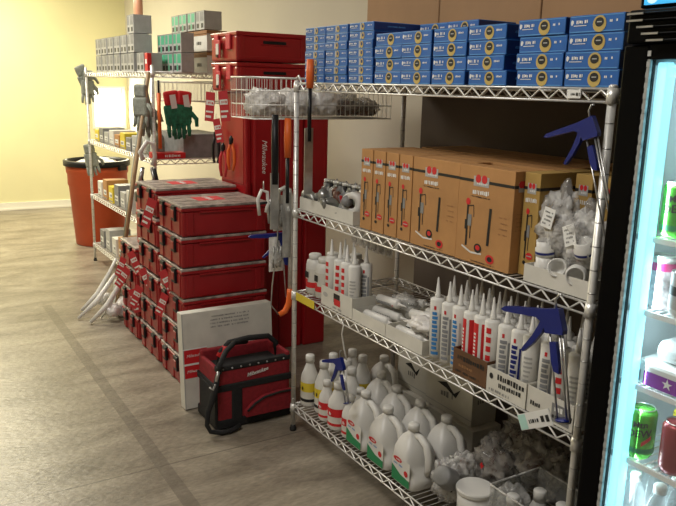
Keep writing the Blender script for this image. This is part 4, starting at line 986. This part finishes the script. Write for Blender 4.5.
gg = glove('green patterned work glove hung at the far rack right end, left of the pair', (-1.97, .11, 1.52), (.15, 0, 0), M['greeng'], 1.25, M['redp'])
copy_tree(gg, (-1.96, .20, 1.52), 'green patterned work glove hung at the far rack right end, right of the pair', None, (-.1, 0, 0))
for i in range(2):
    b = MB(); b.box(-.001, .001, -.02, .02, -.13, -.04, M['white']); o = b.build('care_card', None, (-1.94, .105 + .09 * i, 1.56)); o.rotation_euler = (.15, 0, 0); tag(o, 'pale card strip on the %s green work glove' % ['left', 'right'][i], 'tag')
for i in range(3): copy_tree(g0, (-2.02 - .05 * i, -.075 + .02 * i, 1.56 - .03 * i), 'pale grey work glove bunched by the wooden handles, %s one' % ORD[i], None, (.1 * i, 0, -.9 + .3 * i))
# mops
def mop(label, base, top, m=M['wood'], head=True):
    b0 = Vector(base); t0 = Vector(top); root = thing('mop' if head else 'broom_pole', label, 'mop' if head else 'pole', base, 0, 'mops leaning on the far rack' if head else 'bare poles leaning on the far rack')
    b = MB(); b.tube([(0, 0, .05), tuple(t0 - b0)], .0125, m, 10); b.build('handle', root)
    if head:
        b = MB(); r = random.Random(len(label))
        for k in range(26):
            a = r.uniform(0, 2 * PI); q = r.uniform(.06, .17)
            b.tube([(0, 0, .17), (.03 * math.cos(a), .03 * math.sin(a), .11), (q * .7 * math.cos(a), q * .7 * math.sin(a), .05), (q * math.cos(a), q * math.sin(a), .008)], .006, M['cotton'], 5)
        b.lathe([(.02, .14), (.026, .17), (.018, .20)], M['cotton'], 10); b.build('mop_head', root)
    return root
mop('mop with tan wooden handle leaning on the far rack, left one', (-2.34, -.20, 0), (-1.98, -.03, 1.66))
mop('mop with tan wooden handle leaning on the far rack, right one', (-2.20, -.24, 0), (-2.03, -.035, 1.60))
mop('bare tan wooden pole leaning beside the two mops', (-2.52, -.16, .0), (-2.12, -.03, 1.45), M['wood'], False)
root = thing('white_brush', 'white long brush lying against the mops with its tip on the floor', 'brush', (-2.15, -.52, .012))
b = MB(); b.tube([(0, 0, 0), (-.03, .14, .10), (-.06, .28, .27)], [.010, .020, .012], M['wht_pl'], 8); b.build('handle', root)
b = MB(); b.blob(.09, .07, .07, M['film_w'], T(.06, .30, .06), .4, 3, 7, 3); b.build('bagged_head', root)
b = MB(); b.tube([(0, 0, 0), (.0, -.02, .05), (0, .03, .12), (0, .07, .10), (0, .08, .02), (0, .06, -.04)], .014, M['wht_pl'], 10)
o = b.build('white_bracket', None, (-1.93, -.10, 1.10)); tag(o, 'bent white plastic handle hung among the mop handles', 'handle')
b = MB(); b.tube([(0, 0, 0), (0, 0, .36)], .012, M['orange'], 10); b.tube([(0, 0, .36), (0, 0, .44)], .008, M['blackpl'], 8)
o = b.build('orange_pole', None, (-1.94, .02, 1.17)); tag(o, 'short orange pole hung left of the green gloves', 'pole')
mop('bare greyish pole leaning nearest the red toolboxes', (-2.12, -.27, .0), (-1.99, -.045, 1.55), M['wood'], False)
mop('grey pole leaning between the two mops', (-2.28, -.23, .0), (-2.00, -.04, 1.62), M['glove'], False)
for k, (x, y, dx, t) in enumerate(((-2.32, -.46, -.05, 'white brush with its tip farthest left on the floor'), (-2.02, -.47, -.03, 'white brush lying closest to the red toolboxes'))):
    root = thing('white_brush', t, 'brush', (x, y, .012))
    b = MB(); b.tube([(0, 0, 0), (dx * .5, .12, .10), (dx, .22, .24), (dx, .27, .34)], [.012, .020, .016, .010], M['wht_pl'], 8); b.build('handle', root)
    b = MB(); b.blob(.045, .05, .05, M['film_w'], T(dx * .5, .16, .06), .4, 3, 17 + k, 3); b.build('bagged_head', root)
# orange bin
root = thing('trash_bin', 'large orange barrel bin with dark rim in the far corner', 'bin', (-4.62, .24, 0))
b = MB(); b.lathe([(.225, 0), (.235, .01), (.275, .58), (.285, .60), (.285, .70), (.295, .72), (.30, .80), (.29, .80), (.275, .70), (.22, .03), (0, .03)], M['binor'], 36, None, False); b.build('barrel', root)
b = MB(); b.lathe([(.29, .78), (.318, .785), (.318, .835), (.29, .84), (.288, .80)], M['blackpl'], 36, None, False); b.build('rim', root)
for s_ in (-1, 1):
    b = MB(); b.box(-.05, .05, -.018, .018, -.05, .0, M['blackpl'], X=RZ(s_ * PI / 2 + .6) @ T(0, -.315, .80), bev=.006); b.build('handle', root)
b = MB(); b.blob(.20, .20, .05, M['film_w'], None, .4, 3, 3, 3); o = b.build('bin_liner', root, (0, 0, .80))

# ------------------------------------------------------------------ drinks cooler
FX, FY, FW, FD = 1.775, -.16, .62, .62
root = thing('drinks_cooler', 'black upright drinks cooler with cyan lit interior beside the rack', 'cooler', (FX, FY, 0))
b = MB(); t = .035; Hc = 1.70
b.box(0, t, .03, FD, .0, Hc, M['coolerblk'], bev=.003); b.box(FW - t, FW, .03, FD, 0, Hc, M['coolerblk'], bev=.003); b.box(t, FW - t, FD - t, FD, 0, Hc, M['coolerblk'])
b.box(t, FW - t, .03, FD - t, 0, .18, M['coolerblk']); b.box(t, FW - t, .03, FD - t, Hc - .02, Hc, M['coolerblk']); b.build('cabinet', root)
b = MB(); b.box(t, t + .01, .04, FD - t, .18, Hc - .02, M['liner']); b.box(FW - t - .01, FW - t, .04, FD - t, .18, Hc - .02, M['liner']); b.box(t + .01, FW - t - .01, FD - t - .01, FD - t, .18, Hc - .02, M['liner'])
b.box(t + .01, FW - t - .01, .04, FD - t, .18, .19, M['liner']); b.box(t + .01, FW - t - .01, .04, FD - t, Hc - .04, Hc - .02, M['liner'])
for k in range(50): b.box(t + .010, t + .014, .30, .325, .22 + k * .029, .235 + k * .029, M['grey'])
b.build('liner', root)
d = MB(); fr = .062
d.box(0, fr, 0, .03, .02, Hc, M['coolerblk'], bev=.004); d.box(FW - fr, FW, 0, .03, .02, Hc, M['coolerblk'], bev=.004); d.box(fr, FW - fr, 0, .03, .02, .14, M['coolerblk']); d.box(fr, FW - fr, 0, .03, Hc - .03, Hc, M['coolerblk'])
dr = d.build('door', root)
b = MB(); b.box(fr, fr + .007, -.002, .006, .14, Hc - .03, M['gasket'])
for k in range(72): b.box(fr - .0005, fr + .0075, -.003, -.001, .15 + k * .0215, .161 + k * .0215, M['greyl'])
b.build('gasket', dr)
M['glass'] = clear_mat('door_glass', (.8, .9, .9), .97, .02, 1, 0)
for n_ in M['glass'].node_tree.nodes:
    if n_.type == 'MAP_RANGE': n_.inputs[3].default_value = .955; n_.inputs[4].default_value = .965
b = MB(); b.box(fr + .008, FW - fr, .008, .012, .14, Hc - .03, M['glass']); b.build('glass_pane', dr)
b = MB(); b.box(fr + .0105, fr + .034, .018, .050, .19, Hc - .035, M['led'], bev=.003); b.box(fr + .034, FW - fr, .032, .046, Hc - .065, Hc - .045, M['led']); b.build('light_strip', root)
b = MB(); b.box(.012, FW, -.012, .2, Hc + .002, Hc + .070, M['coolerblk'], bev=.005)
b.build('header', root)
for k in range(5):
    b = MB(); b.box(.018 + .013 * (k if k > 1 else 0), FW - .02, -.024, -.008, Hc + .004 + (4 - k) * .0135, Hc + .0085 + (4 - k) * .0135, M['coolerblk'], bev=.002)
    b.box(.018 + .013 * (k if k > 1 else 0), .012 + .013 * (k if k > 1 else 0) + .045, -.0255, -.0235, Hc + .0045 + (4 - k) * .0135, Hc + .0085 + (4 - k) * .0135, M['steel']); b.build('vent_slat', root)
b = MB(); b.box(.02, FW - .02, .01, .12, Hc + .074, Hc + .34, M['coolerblk'], bev=.004)
b.box(.034, FW - .034, .004, .010, Hc + .080, Hc + .33, M['sign']); f = Face(b, (.034, .004, Hc + .080), (1, 0, 0), (0, 0, 1))
for k in range(26): f.disc(rnd.uniform(.01, .4), rnd.uniform(.01, .2), rnd.uniform(.005, .02), rnd.uniform(.004, .016), M['signw'], .0008 + k * .00002, 12)
b.build('lit_sign', root)
CZ = [1.297, 1.131, .955, .772, .56]
for z in CZ:
    b = MB(); b.tube([(.05, .045, z - .004), (FW - .05, .045, z - .004)], .004, M['white'], 6); b.box(.048, FW - .048, .040, .046, z - .012, z, M['white']); b.tube([(.05, .5, z - .004), (FW - .05, .5, z - .004)], .004, M['white'], 6)
    for k in range(26): b.tube([(.055 + k * .02, .045, z - .003), (.055 + k * .02, .5, z - .003)], .0022, M['white'], 5, False)
    b.build('wire_shelf', root)
def can(label, loc, m, kind=0, rz=0, R=.033, H=.121):
    root = thing('drink_can', label, 'can', loc, rz, 'drinks in the cooler')
    b = MB(); b.lathe([(R * .78, 0), (R * .86, .006), (R, .014), (R, H - .014), (R * .84, H - .003)], m, 28)
    f = Face(b, (-.02, -R - .0008, .0), (1, 0, 0), (0, 0, 1))
    def wrap_text(s, zc, size, mm, rot, a0=-PI / 2):
        tmp = MB(); g = Face(tmp, (0, 0, 0), (1, 0, 0), (0, 0, 1)); g.text(s, 0, 0, size, mm, 0, rot, .15, bold=True)
        vs = [((R + .0008) * math.cos(a0 + x / R), (R + .0008) * math.sin(a0 + x / R), zc + z) for x, y, z in tmp.v]; b.add(vs, tmp.f, mm)
    def ring(z0, z1, mm, dr=.0004): b.lathe([(R + dr, z0), (R + dr, z1)], mm, 28, None, False)
    if kind == 1:
        wrap_text('Mtn', .086, .021, M['black'], .15, -PI / 2 - .05); wrap_text('DEW', .064, .024, M['black'], .15, -PI / 2 - .05)
        for k in range(7):
            a = -PI / 2 + .15 + k * .09; b.add([((R + .001) * math.cos(a + da), (R + .001) * math.sin(a + da), z) for da, z in ((0, .034 + k * .0025), (.09, .0365 + k * .0025), (.09, .047 + k * .0025), (0, .0445 + k * .0025))], [(0, 1, 2, 3)], M['redp'])
        ring(.016, .028, M['green'])
    elif kind == 2:
        ring(H - .032, H - .014, M['pink']); wrap_text('ooo', .05, .02, M['greyl'], 1.2); 
    elif kind == 3: ring(.02, .1, M['greyl']); ring(.05, .07, M['black'], .0008)
    b.build('body', root)
    b = MB(); b.lathe([(R * .84, H - .003), (R * .84, H), (R * .78, H - .001), (R * .76, H - .005), (0, H - .005)], M['steel'], 28, None, False); b.build('lid', root)
    b = MB(); b.box(-.006, .006, -.010, .008, H - .005, H - .0035, M['steel'], bev=.0005); b.build('pull_tab', root)
    return root
ax = -.075
can('lime green soda can with black and red lettering, lower lit shelf', (1.873, -.082, CZ[3] + .001), M['greenl'], 1, .55)
can('dark red drink can at the frame edge beside the lime can', (1.963, -.08, CZ[3] + .001), M['canred'], 0, .5)
can('pale yellow-topped can behind the lime can', (1.935, .0, CZ[3] + .001), M['yellow'], 3, .5)
can('white can with pink top band on the second lit shelf', (1.872, -.07, CZ[1] + .001), M['floral'], 2, .5)
can('cream can at the frame edge on the second lit shelf', (1.945, -.09, CZ[1] + .001), M['wht_pl'], 3, .5, .033, .10)
can('green can on the top lit shelf of the cooler', (1.890, -.075, CZ[0] + .001), M['greenl'], 1, .5)
can('second green can behind on the top lit shelf', (1.98, -.02, CZ[0] + .001), M['greenl'], 0, .5)
root = thing('drink_carton', 'purple and white carton on the third lit shelf of the cooler', 'carton', (1.852, -.11, CZ[2] + .001))
b = MB(); b.box(0, .24, 0, .12, 0, .055, M['wht_pl'], bev=.008); f = Face(b, (0, 0, 0), (1, 0, 0), (0, 0, 1)); f.rect(.03, .23, .003, .036, M['purple']); f.rect(.006, .022, .008, .034, M['grey']); f.text('\u2605', .09, .02, .03, M['white']); b.build('carton_body', root)
b = MB(); b.box(.02, .22, .01, .11, .056, .108, M['greyl'], bev=.02); o = b.build('wrapped_pack', None, (1.866, -.10, CZ[2] + .002)); tag(o, 'grey shrink-wrapped pack lying on the purple carton', 'pack')
for i in range(3):
    for j in range(3):
        root = thing('water_bottle', 'clear capped bottle, lowest lit shelf, %s row, %s from the left' % (['front', 'middle', 'rear'][j], ORD[i]), 'bottle', (1.875 + .068 * i, -.085 + .066 * j, CZ[4] + .001), 0, 'clear bottles on the lowest lit shelf') if (i, j) == (0, 0) else None
        if root: 
            b = MB(); b.lathe([(.026, 0), (.030, .006), (.030, .10), (.02, .135), (.012, .15)], M['clearbin'], 20); b.build('body', root)
            b = MB(); b.lathe([(.015, .148), (.015, .165), (.013, .168)], M['wht_pl'], 16); b.build('cap', root); wbp = root
        else: copy_tree(wbp, (1.875 + .068 * i, -.085 + .066 * j, CZ[4] + .001), 'clear capped bottle on the lowest lit shelf, %s row, %s from the left' % (['front', 'middle', 'rear'][j], ORD[i]))

# ------------------------------------------------------------------ lamps
def ceiling_lamp(x, y, w, d, power, col, label):
    root = thing('ceiling_light', label, 'lamp', (x, y, 3.1), 0, 'ceiling panel lights')
    b = MB(); b.box(-w / 2, w / 2, -d / 2, d / 2, -.03, 0, M['trim']); b.build('frame', root)
    b = MB(); b.box(-w / 2 + .03, w / 2 - .03, -d / 2 + .03, d / 2 - .03, -.034, -.031, M['lamp']); b.build('diffuser', root)
    l = bpy.data.lights.new('panel', 'AREA'); l.shape = 'RECTANGLE'; l.size = w; l.size_y = d; l.energy = power; l.color = col
    o = bpy.data.objects.new('panel_lamp', l); COL.objects.link(o); o.location = (x, y, 3.06)
    return root
LAMPS = [(-5.4, -.9, 1.2, .6, 170, (1, .92, .66), 'ceiling light panel over the far corner'),
         (-2.4, -1.1, 1.2, .6, 54, (1, .95, .86), 'ceiling light panel over the tool display'),
         (1.2, -1.7, 1.2, .6, 41, (1, .96, .90), 'ceiling light panel over the aisle near the cooler')]
for a in LAMPS: ceiling_lamp(*a)
# daylight from the lit opening in the corner
l = bpy.data.lights.new('window_light', 'AREA'); l.shape = 'RECTANGLE'; l.size = wy1 - wy0; l.size_y = wz1 - wz0; l.energy = 22; l.color = (1, .94, .66)
o = bpy.data.objects.new('window_light', l); COL.objects.link(o); o.location = (-6.95, (wy0 + wy1) / 2, (wz0 + wz1) / 2); o.rotation_euler = (0, -PI / 2, 0)
l = bpy.data.lights.new('cooler_light', 'AREA'); l.shape = 'RECTANGLE'; l.size = .02; l.size_y = 1.4; l.energy = 3.2; l.color = (.68, .93, 1)
o = bpy.data.objects.new('cooler_light', l); COL.objects.link(o); o.location = (FX + .105, FY + .055, .95); o.rotation_euler = (PI / 2, 0, math.radians(-45)) 
w = bpy.data.worlds.new('World'); bpy.context.scene.world = w; w.use_nodes = True
w.node_tree.nodes['Background'].inputs[0].default_value = (.5, .5, .5, 1); w.node_tree.nodes['Background'].inputs[1].default_value = .05

# ------------------------------------------------------------------ camera
cam = bpy.data.cameras.new('camera'); co = bpy.data.objects.new('camera', cam); COL.objects.link(co)
yaw, pitch, roll = math.radians(58.39246), math.radians(12.77421), math.radians(1.42452)
dv = Vector((-math.sin(yaw) * math.cos(pitch), math.cos(yaw) * math.cos(pitch), -math.sin(pitch)))
rv = dv.cross(Vector((0, 0, 1))).normalized(); uv = rv.cross(dv)
r2 = rv * math.cos(roll) + uv * math.sin(roll); u2 = -rv * math.sin(roll) + uv * math.cos(roll)
Rm = Matrix((r2, u2, -dv)).transposed().to_4x4()
co.matrix_world = T(2.84848, -1.5254, 1.6) @ Rm
cam.sensor_width = 36; cam.lens = 734.461 / 676 * 36; cam.clip_start = .05
sc = bpy.context.scene; sc.camera = co
vs = sc.view_settings; vs.view_transform = 'Standard'; vs.look = 'None'; vs.gamma = 1; vs.exposure = 0.0; vs.use_curve_mapping = False
